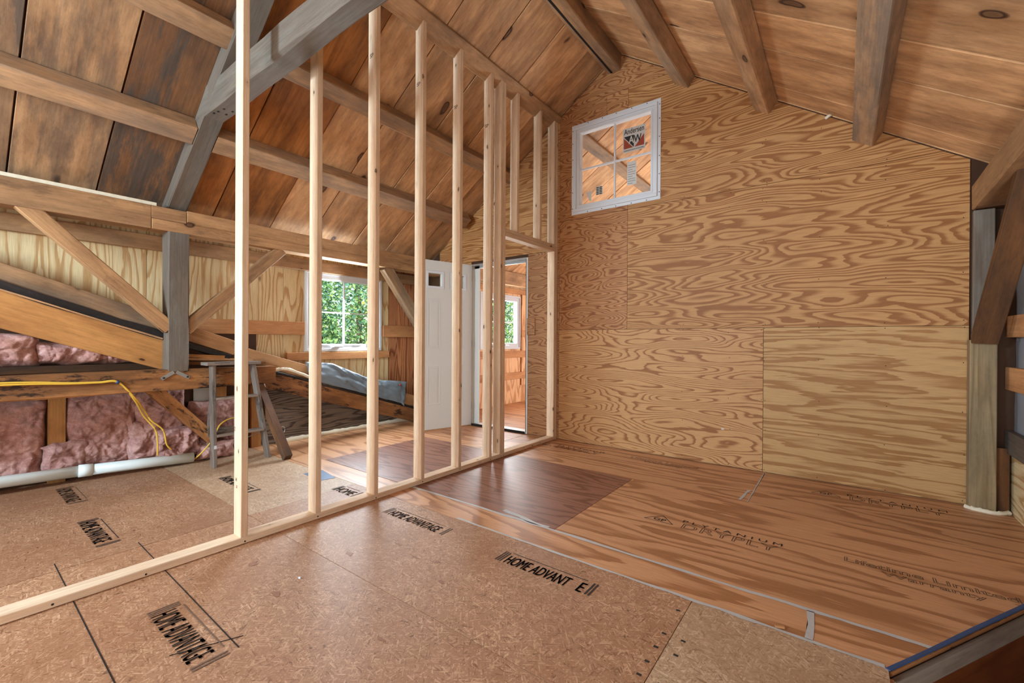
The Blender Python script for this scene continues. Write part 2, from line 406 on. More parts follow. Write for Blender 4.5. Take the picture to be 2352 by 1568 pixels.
M['glue'] = plain('gray_seam_sealer', srgb(188, 186, 182), .6, mottle=.5, scale=24, dark=.8)
M['plastic'] = plain('gray_plastic_sheet', srgb(150, 152, 156), .25, mottle=.3, scale=3, dark=.75)
M['panel_dark'] = board('dark_stained_panel', srgb(104, 54, 24), srgb(78, 36, 14), gray=(60, 36, 24), knots=.99, contrast=.5, stain=(60, 24, 10), rough=.4)
M['sticker'] = plain('pale_gray_sticker', srgb(196, 192, 184), .5)
M['sticker_red'] = plain('sticker_red_print', srgb(150, 66, 42), .5)
M['ladder'] = board('weathered_ladder_wood', srgb(140, 122, 106), srgb(96, 82, 70), gray=(140, 132, 124), knots=.95, contrast=.5, stain=(70, 60, 54), patch=.6)
M['stain'] = plain('reddish_brown_stain', srgb(150, 104, 78), .6, mottle=.6, scale=60, dark=.7)
def leaf_mat(name, cols):
    m, nt, b = new_mat(name); g = G(nt)
    geo = g.n('ShaderNodeNewGeometry'); col = g.ramp(geo.outputs['Random Per Island'], [(i / (len(cols) - 1), c) for i, c in enumerate(cols)])
    g.put(b.inputs['Base Color'], col); b.inputs['Roughness'].default_value = .6
    tr = g.n('ShaderNodeBsdfTranslucent'); g.put(tr.inputs[0], col)
    mx = g.n('ShaderNodeMixShader'); mx.inputs[0].default_value = .35
    nt.links.new(b.outputs[0], mx.inputs[1]); nt.links.new(tr.outputs[0], mx.inputs[2]); nt.links.new(mx.outputs[0], nt.nodes['Material Output'].inputs[0])
    return m
M['leaf'] = leaf_mat('green_leaves', [srgb(80, 130, 90), srgb(130, 180, 100), srgb(190, 215, 130), srgb(120, 175, 150), srgb(70, 110, 80)])
M['leaf_yellow'] = leaf_mat('yellow_green_leaves', [srgb(100, 150, 90), srgb(165, 200, 110), srgb(235, 215, 110), srgb(140, 190, 150), srgb(90, 130, 80)])
def glass_mat():
    m, nt, b = new_mat('window_glass'); g = G(nt)
    t = g.n('ShaderNodeBsdfTransparent'); t.inputs[0].default_value = (.95, .97, .97, 1)
    gl = g.n('ShaderNodeBsdfGlossy'); gl.inputs['Roughness'].default_value = .02
    lw = g.n('ShaderNodeLayerWeight'); lw.inputs[0].default_value = .5
    fac = g.m('ADD', g.m('MULTIPLY', g.m('POWER', lw.outputs['Facing'], 5.0), .8), .025)
    mx = g.n('ShaderNodeMixShader'); g.put(mx.inputs[0], fac); nt.links.new(t.outputs[0], mx.inputs[1]); nt.links.new(gl.outputs[0], mx.inputs[2])
    nt.links.new(mx.outputs[0], nt.nodes['Material Output'].inputs[0]); return m
M['glass'] = glass_mat()

# ------------------------------------------------------------------ setting: roof geometry
SL, ZA, XR = .668, 4.06, -1.86
KS = math.sqrt(1 + SL * SL)
def zr(x): return ZA - SL * abs(x - XR)
W = 4.24                                   # room face of the back wall
YF, YN = -2.6, 8.7                         # gable behind the viewer, far gable of the next room

ceiling = boxes('ceiling', [], M['back']); tag(ceiling, kind='structure', label='pine board roof sheathing with gable slopes on both sides of the ridge', cat='ceiling')
def slope_panel(name, left, y0, y1, s0, s1, off, mat, parent, th=.022, skew=(0, 0), **kw):
    xd = (-1, 0, -SL) if left else (1, 0, -SL); yd = (0, 1, 0) if left else (0, -1, 0)
    o = Vector((XR, 0, ZA)); n = Vector(xd).cross(Vector(yd)).normalized(); o = o + n * off
    sg = 1 if left else -1
    P = [(s0, sg * (y0 + skew[0])), (s1, sg * y0), (s1, sg * y1), (s0, sg * (y1 + skew[1]))]
    return panel(name, o, xd, yd, [P], th, mat, parent, ch=.003, **kw)
for left, smax in ((True, 3.98), (False, 3.38)):
    slope_panel('roof_deck', left, YF - .1, YN + .1, -.02, smax, -.03, M['back'], ceiling, th=.05)
eL = [-2.6, -2.14, -1.7, -1.25, -.82, -.38, .05, .31, .765, 1.235, 1.55, 2.05, 2.48, 2.99, 3.44, 3.90, 4.24, 4.70, 5.1, 5.55, 6.0, 6.4, 6.85, 7.3, 7.75, 8.2, 8.7]
eR = [-2.6, -2.1, -1.65, -1.2, -.8, -.35, .1, .55, 1.0, 1.5, 2.02, 2.5, 3.02, 3.44, 3.98, 4.24, 4.70, 5.2, 5.65, 6.1, 6.55, 7.0, 7.5, 8.0, 8.7]
for left, E_, smax in ((True, eL, 3.95), (False, eR, 3.36)):
    for i in range(len(E_) - 1):
        y0, y1 = E_[i], E_[i + 1]
        saw = left and i in (8, 9, 10)
        wth = R.choice([.05, .1, .2, .3]) if left else R.choice([0, .05, .15])
        if left and y0 < 1.0: wth += .62
        if left and i == 8: wth = .95
        ti = R.uniform(-.16, .10) - (.12 if left and y0 < 1.0 else 0)
        if y0 >= W: wth *= .3; ti += .2
        slope_panel('roof_board', left, y0 + .004, y1 - .005, 0.004, smax, R.uniform(-.008, .004), M['roof_saw'] if saw else M['roof'], ceiling, weather=wth, tint=ti, skew=(0, 0))

# ------------------------------------------------------------------ floor
floor = boxes('floor', [], M['back']); tag(floor, kind='structure', label='unfinished subfloor of strand board and plywood sheets', cat='floor')
def cutstair(P):
    out = clip(P, .86, -.51, .86 * .13 - .51 * 1.94)                   # left of the diagonal well edge
    return out
def floor_piece(name, polys, mat, parent, z=0.0, th=.018, **kw):
    o = panel(name, (0, 0, z), (1, 0, 0), (0, 1, 0), polys, th, mat, parent, **kw)
    return o
XW = .13
floor_piece('subfloor_joists', [rect(-5.1, XW, YF, 1.94), clip(rect(-5.1, .92, 1.94, YN), .86, -.51, .86 * .13 - .51 * 1.94), ], M['back'], floor, z=-.0185, th=.22)
g_ = .0014
def sheet(name, x0, x1, y0, y1, mat, cut=False, **kw):
    P = rect(x0 + g_, x1 - g_, y0 + g_, y1 - g_)
    if cut: P = cutstair(P)
    return floor_piece(name, [P], mat, floor, z=R.uniform(-.0008, .0004), **kw)
for y0, y1 in ((-2.6, -1.24), (-1.24, -.02), (-.02, 1.2)):
    sheet('strand_board_sheet', -5.0, -2.96, y0, y1, M['osb'], tint=-.12)
    fs = sheet('strand_board_sheet', -2.96, -.505, y0, y1, M['osb'], tint=.0)
    sheet('strand_board_sheet', -.505, XW, y0, y1, M['osb_pale'])
SH = {}
SH['l'] = sheet('strand_board_sheet', -5.0, -2.96, 1.2, 1.955, M['osb_pale'], tint=.05)
SH['m'] = sheet('strand_board_sheet', -2.96, -.505, 1.2, 1.955, M['osb'], tint=.02)
sheet('strand_board_sheet', -.505, XW, 1.2, 1.955, M['osb_pale'], tint=.05)
sheet('plywood_strip', -5.0, -.105, 1.955, 2.175, M['ply_floor'], tint=.06)
sheet('plywood_strip', -.09, .6, 1.955, 2.175, M['ply_floor'], cut=True, tint=.06)
sheet('plywood_sheet', -5.0, -3.78, 2.18, 3.38, M['ply_floor'], tint=.02)
sheet('plywood_sheet', -3.78, -1.338, 2.18, 3.38, M['ply_floor_red'], tint=-.02)
SH['d'] = sheet('plywood_sheet', -1.338, .9, 2.18, 3.38, M['ply_floor'], cut=True, tint=.03)
sheet('plywood_sheet', -5.0, -2.96, 3.38, 4.24, M['ply_floor'], tint=.0)
SH['b'] = sheet('plywood_sheet', -2.96, -.52, 3.38, 4.24, M['ply_floor'], tint=-.03)
SH['c'] = sheet('plywood_sheet', -.515, .9, 3.38, 4.24, M['ply_floor'], tint=-.06)
for k, (a, b_) in enumerate(((-5.0, -2.7), (-2.7, -.3), (-.3, .9))):
    sheet('plywood_sheet', a, b_, 4.24, 6.4, M['ply_floor'], tint=.1); sheet('plywood_sheet', a, b_, 6.4, 8.7, M['ply_floor'], tint=.1)
# seam sealer smears: thin, ragged, lying on the sheets
def smear(name, pts, w, mat, z=.0012):
    v, f = [], []
    P = [Vector((p[0], p[1], 0)) for p in pts]; path = smooth_path([(p.x, p.y, 0) for p in P], 14)
    for i, p in enumerate(path):
        d = (path[min(i + 1, len(path) - 1)] - path[max(0, i - 1)]).normalized(); nrm = Vector((-d.y, d.x, 0))
        a = w * (.35 + .9 * abs(noise.noise((p.x * 4, p.y * 4, 3)))) ; b2 = w * (.3 + 1.0 * abs(noise.noise((p.x * 5, p.y * 5, 9))))
        v += [p + nrm * a + Vector((0, 0, z)), p - nrm * b2 + Vector((0, 0, z))]
    for i in range(len(path) - 1): f.append((2 * i, 2 * i + 1, 2 * i + 3, 2 * i + 2))
    return obj(name, mesh(name, v, f), mat, None, floor)
smear('seam_sealer', [(-2.56, 2.178), (-2.0, 2.182), (-1.3, 2.18), (-.6, 2.176), (0, 2.178), (.27, 2.176)], .022, M['glue'])
smear('seam_sealer', [(-1.9, 1.965), (-1.2, 1.958), (-.6, 1.958), (-.1, 1.955), (.12, 1.95)], .016, M['glue'])
smear('seam_sealer', [(-.098, 1.96), (-.095, 2.06), (-.1, 2.17)], .022, M['glue'])
smear('seam_sealer', [(-.518, 3.38), (-.52, 3.7), (-.522, 4.2)], .008, M['glue'])
smear('seam_sealer', [(-1.75, 2.25), (-1.5, 2.2), (-1.38, 2.2)], .03, M['glue'])
smear('seam_sealer', [(-.57, 3.40), (-.56, 3.55), (-.55, 3.66)], .02, M['glue'])
for i in range(7):
    y = 1.3 + .09 * i + R.uniform(-.02, .02)
    for x in (-.54, -.47):
        if R.random() < .75: floor_piece('nail_smudge', [rect(x, x + .016, y, y + .01)], M['ink'], floor, z=.0011, th=.0005)
for (x, y, w_, d_) in ((-2.02, 1.30, .07, .03), (-1.05, 1.25, .022, .012), (-.98, 1.22, .012, .006), (-1.72, 1.48, .05, .012), (-1.60, 1.52, .03, .02), (-1.45, 1.40, .05, .02), (-1.9, 1.52, .05, .015), (-1.35, 1.0, .05, .01), (-2.3, .95, .05, .04), (-1.95, .9, .05, .03)):
    n_ = 13; P_ = [(x + w_ * (.25 + .45 * R.random()) * math.cos(t * 6.283 / n_), y + d_ * (.2 + .6 * R.random()) * math.sin(t * 6.283 / n_)) for t in range(n_)]
    floor_piece('floor_stain', [P_], M['stain'], floor, z=.0009, th=.0004)
# saw kerfs cut in the strand board
for (xa, ya, xb, yb) in ((-3.06, .364, -1.4, .352), (-3.03, .676, -1.715, .664), (-1.86, .50, -1.77, .70)):
    beam('saw_kerf', (xa, ya, .0007), (xb, yb, .0007), .004, .0009, M['dark'], floor, ch=.0002)

# ------------------------------------------------------------------ printed lettering
FONT = bpy.data.curves.new('tmp', 'FONT').font
def text_mesh(body, width, height, outline=0.0, bold=0.0, spacing=1.0, shear=0):
    c = bpy.data.curves.new('lettering', 'FONT'); c.body = body; c.size = 1.0; c.space_character = spacing; c.shear = shear
    if outline: c.fill_mode = 'NONE'; c.bevel_depth = outline; c.bevel_resolution = 0
    elif bold: c.offset = bold
    c.resolution_u = 3
    o = bpy.data.objects.new('tmp_text', c); COL.objects.link(o)
    bpy.context.view_layer.update()
    dg = bpy.context.evaluated_depsgraph_get()
    me = bpy.data.meshes.new_from_object(o.evaluated_get(dg)); bpy.data.objects.remove(o)
    xs = [v.co.x for v in me.vertices]; ys = [v.co.y for v in me.vertices]
    x0, x1, y0, y1 = min(xs), max(xs), min(ys), max(ys)
    for v in me.vertices:
        v.co.x = (v.co.x - x0) / (x1 - x0) * width; v.co.y = (v.co.y - y0) / (y1 - y0) * height; v.co.z *= .02
    return me
def join_stamp(name, parts, mat, wm, parent):
    v, f = [], []
    for me, dx, dy in parts:
        b = len(v); v += [(p.co.x + dx, p.co.y + dy, p.co.z) for p in me.vertices]; f += [tuple(b + i for i in q.vertices) for q in me.polygons]
    return obj(name, mesh(name, v, f), mat, wm, parent)
def bar(x0, x1, y0, y1):
    return mesh('bar', [(x0, y0, 0), (x1, y0, 0), (x1, y1, 0), (x0, y1, 0)], [(0, 1, 2, 3)])
def strand_stamp(parent, x, y, Lx=.5, H=.105, words=(('HOME ADVANTAGE', .045, .40),), mat='ink', ends=True, top=True):
    parts = []
    for body, dx, wd in words: parts += [(text_mesh(body, wd, H * .72), dx + k, 0) for k in (0, .0016, .0032)]
    if ends:
        for k in (0, .014, .028): parts.append((bar(k, k + .006, 0, H * .9), 0, 0))
        for k in (.0, .016): parts.append((bar(Lx - .02 + k, Lx - .012 + k, 0, H * .95), 0, 0))
    if top: parts.append((bar(.04, Lx - .05, H * .93, H * .97), 0, 0))
    return join_stamp('printed_stamp', parts, M[mat], Matrix.Translation((x, y, .0016)), parent)
strand_stamp(fs, -2.215, .52, .505, .118, (('HOME ADVANTAGE', .045, .41),), 'ink_worn')
strand_stamp(fs, -3.64, .525, .51, .105, (('HOME ADVANTAGE', .035, .42),), 'ink')
strand_stamp(fs, -4.565, .545, .48, .105, (('HOME ADVANTAGE', .035, .40),), 'ink_worn')
strand_stamp(SH['m'], -2.345, 1.74, .535, .10, (('HOME ADVANTAGE', .05, .43),), 'ink_worn')
strand_stamp(SH['m'], -1.395, 1.712, .52, .11, (('HOME ADVANT', .05, .355), ('E', .455, .026)), 'ink')
strand_stamp(SH['l'], -3.93, 1.365, .53, .10, (('HOME ADVANTAGE', .04, .43),), 'ink')
strand_stamp(SH['l'], -3.0, 1.775, .26, .11, (('HOME', .02, .2),), 'ink_worn')
floor_piece('blue_print_patch', [[(-3.52, 1.84), (-3.25, 1.83), (-3.22, 1.945), (-3.5, 1.99)]], M['blue'], floor, z=.0014, th=.0006)
def ply_stamp(parent, x, y, s=1.0, logo=True, mat='ink'):
    parts = []
    if logo:
        tri = []
        for (a, b_) in (((0, 0), (.087, .1)), ((.087, .1), (.174, 0)), ((0, 0), (.174, 0))):
            d = Vector((b_[0] - a[0], b_[1] - a[1])).normalized(); n = Vector((-d.y, d.x)) * .0022
            tri.append(mesh('t', [(a[0] + n.x, a[1] + n.y, 0), (a[0] - n.x, a[1] - n.y, 0), (b_[0] - n.x, b_[1] - n.y, 0), (b_[0] + n.x, b_[1] + n.y, 0)], [(0, 1, 2, 3)]))
        parts += [(t, 0, 0) for t in tri]
        parts.append((text_mesh('GP', .075, .038, bold=.015), .05, .012))
    parts.append((text_mesh('DRYPLY', .49, .075, outline=.013, spacing=1.1), .225, -.018))
    parts.append((text_mesh('P L Y T A N I U M', .52, .036), .21, .074))
    return join_stamp('printed_stamp', parts, M[mat], Matrix.Translation((x, y, .0018)), parent)
ply_stamp(SH['d'], -.985, 2.685); ply_stamp(SH['c'], -.18, 3.895); ply_stamp(SH['b'], -2.60, 3.90)
def warranty(parent, x, y):
    parts = [(text_mesh('Lifetime Limited', .60, .055, outline=.013), 0, .03), (text_mesh('Warranty', .35, .06, outline=.013), .14, -.045)]
    return join_stamp('printed_stamp', parts, M['ink'], Matrix.Translation((x, y, .0018)), parent)
warranty(SH['d'], .012, 2.745); warranty(SH['b'], -1.60, 3.955)

# ------------------------------------------------------------------ back wall: plywood sheets around a window and a doorway
wall_back = panel('wall_back', (0, W + .016, 0), (1, 0, 0), (0, 0, 1), [], .09, M['back'])
tag(wall_back, kind='structure', label='gable partition wall sheathed in fir plywood with a window and a doorway', cat='wall')
def roofclip(P, gap=.012):
    P = clip(P, SL / KS, 1 / KS, (ZA + SL * XR) / KS - gap)
    return clip(P, -SL / KS, 1 / KS, (ZA - SL * XR) / KS - gap)
WX0, WX1, WZ0, WZ1 = -2.36, -1.44, 2.505, 3.425           # hole of the inner window
DX0, DX1, DZ1 = -3.87, -2.968, 2.085                        # hole of the doorway
def cell(x0, x1, z0, z1, gap=.012): return roofclip(rect(x0, x1, z0, z1), gap)
back_cells = [(-5.1, DX0, 0, 2.4), (DX0, DX1, DZ1, 2.505), (DX1, WX0, 0, 2.505), (WX0, WX1, 0, WZ0), (WX1, .9, 0, 2.505), (-5.1, WX0, 2.505, 4.1), (WX1, .9, 2.505, 4.1), (WX0, WX1, WZ1, 4.1)]
v_, f_ = prism([c for c in (cell(*q, gap=-.01) for q in back_cells) if len(c) > 2], .09)
wall_back.data.from_pydata(v_, [], f_) if False else None
me_ = mesh('wall_back', v_, f_); me_.materials.append(M['back']); wall_back.data = me_
gp = .0016
def wsheet(x0, x1, z0, z1, mat, holes=(), **kw):
    polys = [(x0 + gp, x1 - gp, z0 + gp, z1 - gp)]
    for (hx0, hx1, hz0, hz1) in holes:
        nxt = []
        for (a, b_, c, d) in polys:
            if hx1 <= a or hx0 >= b_ or hz1 <= c or hz0 >= d: nxt.append((a, b_, c, d)); continue
            if a < hx0: nxt.append((a, hx0, c, d))
            if hx1 < b_: nxt.append((hx1, b_, c, d))
            m0, m1 = max(a, hx0), min(b_, hx1)
            if c < hz0: nxt.append((m0, m1, c, hz0))
            if hz1 < d: nxt.append((m0, m1, hz1, d))
        polys = nxt
    P = [q for q in (roofclip(rect(*p)) for p in polys) if len(q) > 2]
    return panel('plywood_sheet', (0, W + R.uniform(-.0006, .0006), 0), (1, 0, 0), (0, 0, 1), P, .0125, mat, wall_back, **kw)
HW = (WX0, WX1, WZ0, WZ1); HD = (DX0, DX1, -1, DZ1)
wsheet(-.537, .683, .004, 1.222, M['ply_wall_yellow'], tint=-.03)
wsheet(-2.54, -.537, .004, 1.222, M['ply_wall_fine'], seed=3.1, tint=.02)
wsheet(-1.745, .683, 1.222, 2.432, M['ply_wall'], seed=17.4, tint=.0)
wsheet(-2.54, -1.745, 1.222, 2.432, M['ply_wall_busy'], tint=.02)
wsheet(-2.968, -2.54, .004, 2.12, M['ply_wall_busy'], tint=-.12, holes=[HD])
wsheet(-4.46, -2.54, 2.12, 3.75, M['ply_wall'], tint=.03, seed=8.8, holes=[HD])
wsheet(-2.54, -1.745, 2.432, 3.66, M['ply_wall_busy'], tint=-.02, holes=[HW, (-1.98, -1.745, 3.4, 3.66)])
wsheet(-1.98, -1.745, 3.4, 3.66, M['ply_wall_busy'], tint=.03, holes=[HW])
wsheet(-1.745, .683, 2.432, 3.66, M['ply_wall'], seed=29.2, holes=[HW], tint=-.01)
wsheet(-2.54, .683, 3.66, 4.1, M['ply_wall_busy'], tint=.0, seed=2.2)
wsheet(-4.46, -3.87, .004, 2.12, M['ply_wall'], holes=[HD])
for x in (-.93, -.18, .22):
    for z0, z1 in ((1.25, 2.40),):
        pass
nail_v, nail_f = [], []
for x in (-1.2, -.8, -.537 - .012, -.537 + .012, -.15, .25, .66, -1.9):
    for z in (.03, .35, .62, .95, 1.20, 1.245, 1.6, 1.95, 2.3, 2.41, 2.46, 2.8):
        if z > zr(x) - .1 or (-2.45 < x < -1.35 and z > 2.44): continue
        xx, zz = x + R.uniform(-.01, .01), z + R.uniform(-.02, .02); b = len(nail_v)
        nail_v += [(xx + .0035 * math.cos(t), W - .0012, zz + .0035 * math.sin(t)) for t in (0, 1.05, 2.1, 3.14, 4.2, 5.2)]; nail_f.append(tuple(range(b + 5, b - 1, -1)))
o = obj('nail_heads', mesh('nail_heads', nail_v, nail_f), M['dark'], None, wall_back); o['kind'] = 'stuff'
panel('wall_sticker', (-.86, W - .0015, .32), (1, 0, 0), (0, 0, 1), [rect(0, .022, 0, .014)], .0006, M['sticker'], wall_back)
panel('patch_block', (-2.972, W - .012, 1.166), (1, 0, 0), (0, 0, 1), [rect(0, .11, 0, .20)], .014, M['ply_wall_busy'], wall_back, tint=-.05)
# dark splinter blocks where purlins run through the sheathing, foam blob
tube('foam_blob', [(-.12, W - .004, 2.86), (-.10, W - .012, 2.872), (-.08, W - .004, 2.88)], .012, M['foam'], wall_back, n=8)

# ------------------------------------------------------------------ windows
def window(name, o, xd, yd, w_, h_, label, crank=False, depth=.06, flange=.03, glass_in=.098, steps=True, cat='window'):
    """frame with stepped profile around two by two panes; local x right, y up, z towards the room"""
    wm = frame(o, xd, yd)
    win = thing(name, label, cat, (0, 0, 0), kind='structure'); win.matrix_basis = wm; WM[win.name] = wm
    def loop(name, d0, d1, z0, z1, mat=M['white'], parent=win):
        bs = [(d0, w_ - d0, d0, d1, z0, z1), (d0, w_ - d0, h_ - d1, h_ - d0, z0, z1), (d0, d1, d1, h_ - d1, z0, z1), (w_ - d1, w_ - d0, d1, h_ - d1, z0, z1)]
        return boxes(name, bs, mat, wm, parent, ch=.003)
    if flange: loop('flange', 0, flange + .01, .0, .006)
    loop('window_frame', flange, flange + .030, -depth, .022)
    loop('sash', flange + .026, glass_in, -depth, .008)
    loop('sash_lip', glass_in - .022, glass_in - .004, .0, .012)
    gw = w_ - 2 * glass_in; gh = h_ - 2 * glass_in
    mt = .015
    boxes('mullion_bar', [(w_ / 2 - mt / 2, w_ / 2 + mt / 2, glass_in, h_ - glass_in, -.045, -.022)], M['white'], wm, win)
    boxes('mullion_bar', [(glass_in, w_ - glass_in, h_ / 2 - mt / 2, h_ / 2 + mt / 2, -.044, -.023)], M['white'], wm, win)
    for i in (0, 1):
        for j in (0, 1):
            x0 = glass_in if i == 0 else w_ / 2 + mt / 2; x1 = w_ / 2 - mt / 2 if i == 0 else w_ - glass_in
            y0 = glass_in if j == 0 else h_ / 2 + mt / 2; y1 = h_ / 2 - mt / 2 if j == 0 else h_ - glass_in
            boxes('pane', [(x0 - .004, x1 + .004, y0 - .004, y1 + .004, -.037, -.033)], M['glass'], wm, win)
    if crank:
        boxes('crank_handle', [(w_ * .30, w_ * .40, .03, .055, .02, .05), (w_ * .33, w_ * .44, .045, .065, .045, .06)], M['white'], wm, win, ch=.006)
        boxes('sash_lock', [(w_ * .60, w_ * .70, .062, .072, .008, .02)], M['steel'], wm, win)
    return win, wm
win2, wm2 = window('window_2', (-2.387, W, 2.477), (1, 0, 0), (0, 0, 1), .974, .975, 'white vinyl inner window with stickers high in the plywood wall')
screws = [(.012, t * .975) for t in (.07, .25, .43, .62, .80, .94)] + [(.962, t * .975) for t in (.07, .25, .43, .62, .80, .94)] + [(t * .974, .012) for t in (.2, .37, .53, .7, .86)] + [(t * .974, .963) for t in (.2, .37, .53, .7, .86)]
for sx_, sy_ in screws:
    boxes('screw', [(sx_ - .004, sx_ + .004, sy_ - .004, sy_ + .004, .005, .008)], M['dark'], wm2, win2)
def on_win(x, z): return (x + 2.387, z - 2.477)
def flat(name, pts, mat, zoff, parent=win2, wm=wm2):
    v, f = prism([[on_win(*p) for p in pts]], .0005); return obj(name, mesh(name, v, f), mat, wm @ Matrix.Translation((0, 0, zoff)), parent)
stk = flat('maker_sticker', [(-1.812, 3.022), (-1.578, 3.022), (-1.578, 3.268), (-1.812, 3.268)], M['sticker'], -.030)
x0, x1, z0, z1 = -1.802, -1.590, 3.062, 3.186; xm = (x0 + x1) / 2
flat('sticker_black_field', [(x0, z1), (xm, z1), (xm, z0)], M['ink'], -.0292, stk)
flat('sticker_red_field', [(x0, z1 - .012), (x0, z0), (xm - .008, z0)], M['sticker_red'], -.0292, stk)
flat('sticker_red_field', [(x1, z1 - .012), (x1, z0), (xm + .008, z0)], M['sticker_red'], -.0292, stk)
for body, bx, bz, bw, bh, mt_, bo in (('Andersen', -1.800, 3.205, .208, .056, 'ink', .01), ('A', -1.752, 3.105, .058, .075, 'sticker', .02), ('W', -1.698, 3.105, .082, .075, 'ink', .02), ('WINDOWS\u00b7DOORS', -1.802, 3.034, .212, .013, 'ink', .02)):
    p = on_win(bx, bz)
    obj('sticker_print', text_mesh(body, bw, bh, bold=bo), M[mt_], wm2 @ Matrix.Translation((p[0], p[1], -.0285)), stk)
lab = flat('rating_label', [(-1.765, 2.686), (-1.668, 2.686), (-1.668, 2.921), (-1.765, 2.921)], M['sticker'], -.030, tint=0) if False else flat('rating_label', [(-1.765, 2.686), (-1.668, 2.686), (-1.668, 2.921), (-1.765, 2.921)], M['sticker'], -.030)
for k in range(9):
    p = on_win(-1.757, 2.70 + .023 * k); boxes('print_line', [(p[0], p[0] + (.078 if k % 3 else .05), p[1], p[1] + .004, 0, .0004)], M['ink_worn'], wm2 @ Matrix.Translation((0, 0, -.0295)), lab)
lab2 = flat('notice_label', [(-2.112, 2.655), (-2.036, 2.655), (-2.036, 2.743), (-2.112, 2.743)], M['sticker'], -.030)
for k in range(5):
    p = on_win(-2.108, 2.66 + .017 * k); boxes('print_line', [(p[0], p[0] + .03, p[1], p[1] + .010, 0, .0004), (p[0] + .036, p[0] + .066, p[1], p[1] + .010, 0, .0004)], M['ink'], wm2 @ Matrix.Translation((0, 0, -.0295)), lab2)
flat('peeling_label', [(-2.188, 2.608), (-2.167, 2.61), (-2.166, 2.712), (-2.23, 2.708)], M['sticker'], -.030)

XWIN = -4.85
win1, wm1 = window('window_1', (XWIN, 2.53, .962), (0, 1, 0), (0, 0, 1), 1.03, .925, 'white casement window with four panes in the cream plywood dormer wall', crank=True, glass_in=.085, flange=.0)
win3, wm3 = window('window_3', (-4.66, 5.30, .955), (0, 1, 0), (0, 0, 1), 1.10, .935, 'white casement window of the room beyond the doorway', crank=True, glass_in=.10, flange=.0)

# ------------------------------------------------------------------ left wall (dormer plywood, grain upright)
wall_left = boxes('wall_left', [(XWIN - .10, XWIN - .015, YF, 2.56, 0, 2.06), (XWIN - .10, XWIN - .015, 3.53, W, 0, 2.06), (XWIN - .10, XWIN - .015, 2.56, 3.53, 0, .99), (XWIN - .10, XWIN - .015, 2.56, 3.53, 1.86, 2.06),
                               (-4.76, -4.675, W, 5.33, 0, 2.2), (-4.76, -4.675, 6.37, YN, 0, 2.2), (-4.76, -4.675, 5.33, 6.37, 0, .98), (-4.76, -4.675, 5.33, 6.37, 1.86, 2.2)], M['back'])
tag(wall_left, kind='structure', label='low left wall of cream plywood above the old roof slope', cat='wall')
def lsheet(y0, y1, z0, z1, mat, X=XWIN, hole=None, name='plywood_sheet', **kw):
    R_ = [(y0 + gp, y1 - gp, z0, z1)]
    if hole:
        h0, h1, k0, k1 = hole; R_ = [q for q in ((y0 + gp, h0, z0, z1), (h1, y1 - gp, z0, z1), (max(y0, h0), min(y1, h1), z0, k0), (max(y0, h0), min(y1, h1), k1, z1)) if q[1] > q[0] and q[3] > q[2]]
    return panel(name, (X, 0, 0), (0, 0, 1), (0, -1, 0), [[(c, -a), (d, -a), (d, -b_), (c, -b_)] for a, b_, c, d in R_], .012, mat, wall_left, **kw)
H1 = (2.56, 3.53, .99, 1.86)
for y0, y1 in ((-2.6, -1.3), (-1.3, -.08), (-.08, 1.13), (1.13, 2.30)): lsheet(y0, y1, .3, 2.05, M['ply_cream'], tint=R.uniform(-.02, .05))
lsheet(2.30, 3.68, .3, 2.05, M['ply_cream'], hole=H1, tint=-.02)
lsheet(3.68, 3.83, .3, 2.05, M['ply_red'], name='fir_plank', tint=-.02); lsheet(3.83, 4.24, .3, 2.05, M['ply_red'], name='fir_plank', tint=.25)
H3 = (5.33, 6.37, .98, 1.86)
lsheet(4.34, 6.62, .0, 2.2, M['ply_next'], X=-4.662, hole=H3, tint=.05); lsheet(6.62, 8.7, .0, 2.2, M['ply_next'], X=-4.662)
def girt(y0, y1, z0, z1, X, mat='girt_pine', d=.038, name='girt', **kw):
    return beam(name, (X + d / 2, y0, (z0 + z1) / 2), (X + d / 2, y1, (z0 + z1) / 2), d, z1 - z0, M[mat], wall_left, ch=.003, **kw)
girt(1.32, 2.52, 1.152, 1.294, XWIN); girt(3.575, 4.2, 1.14, 1.294, XWIN); girt(2.33, 3.67, .868, .955, XWIN); girt(-2.6, 4.2, 1.875, 2.0, XWIN, mat='purlin', d=.05, tint=-.1)
girt(4.4, 8.6, .42, .54, -4.662, tint=.1); girt(4.4, 8.6, .80, .92, -4.662, tint=.1); girt(6.42, 8.6, 1.17, 1.29, -4.662, tint=.1); girt(4.4, 5.28, 1.17, 1.29, -4.662, tint=.1); girt(4.4, 8.6, 1.93, 2.02, -4.662, tint=.05); girt(4.4, 8.6, 2.04, 2.26, -4.60, mat='purlin', d=.12)
lsheet(6.44, 6.60, .3, 1.93, M['ply_next'], X=-4.64, name='trim_stud', tint=.0)
# lower kneewall
def kz(Y): return 1.52 - .368 * Y               # underside line of the old roof
panel('weathered_sheet', (-4.78, 0, 0), (0, 1, 0), (0, 0, 1), [[(2.02, .0), (W, .0), (W, .05), (3.9, kz(3.9) - .02), (2.02, kz(2.02) - .02)]], .012, M['ply_gray'], wall_left, tint=.0)
panel('backing_boards', (-4.83, 0, 0), (0, 1, 0), (0, 0, 1), [rect(YF, 2.02, 0, 1.2)], .012, M['back'], wall_left)
for y in (.53 + .05, -.1, 1.68, 2.0):
    beam('knee_stud', (-4.80, y, 0), (-4.80, y, .66), .095, .06, M['orange'], wall_left, up=(1, 0, 0), tint=-.15)
panel('foil_patch', (-4.815, 0, 0), (0, 1, 0), (0, 0, 1), [rect(1.47, 1.66, .45, .68)], .003, M['steel'], wall_left)

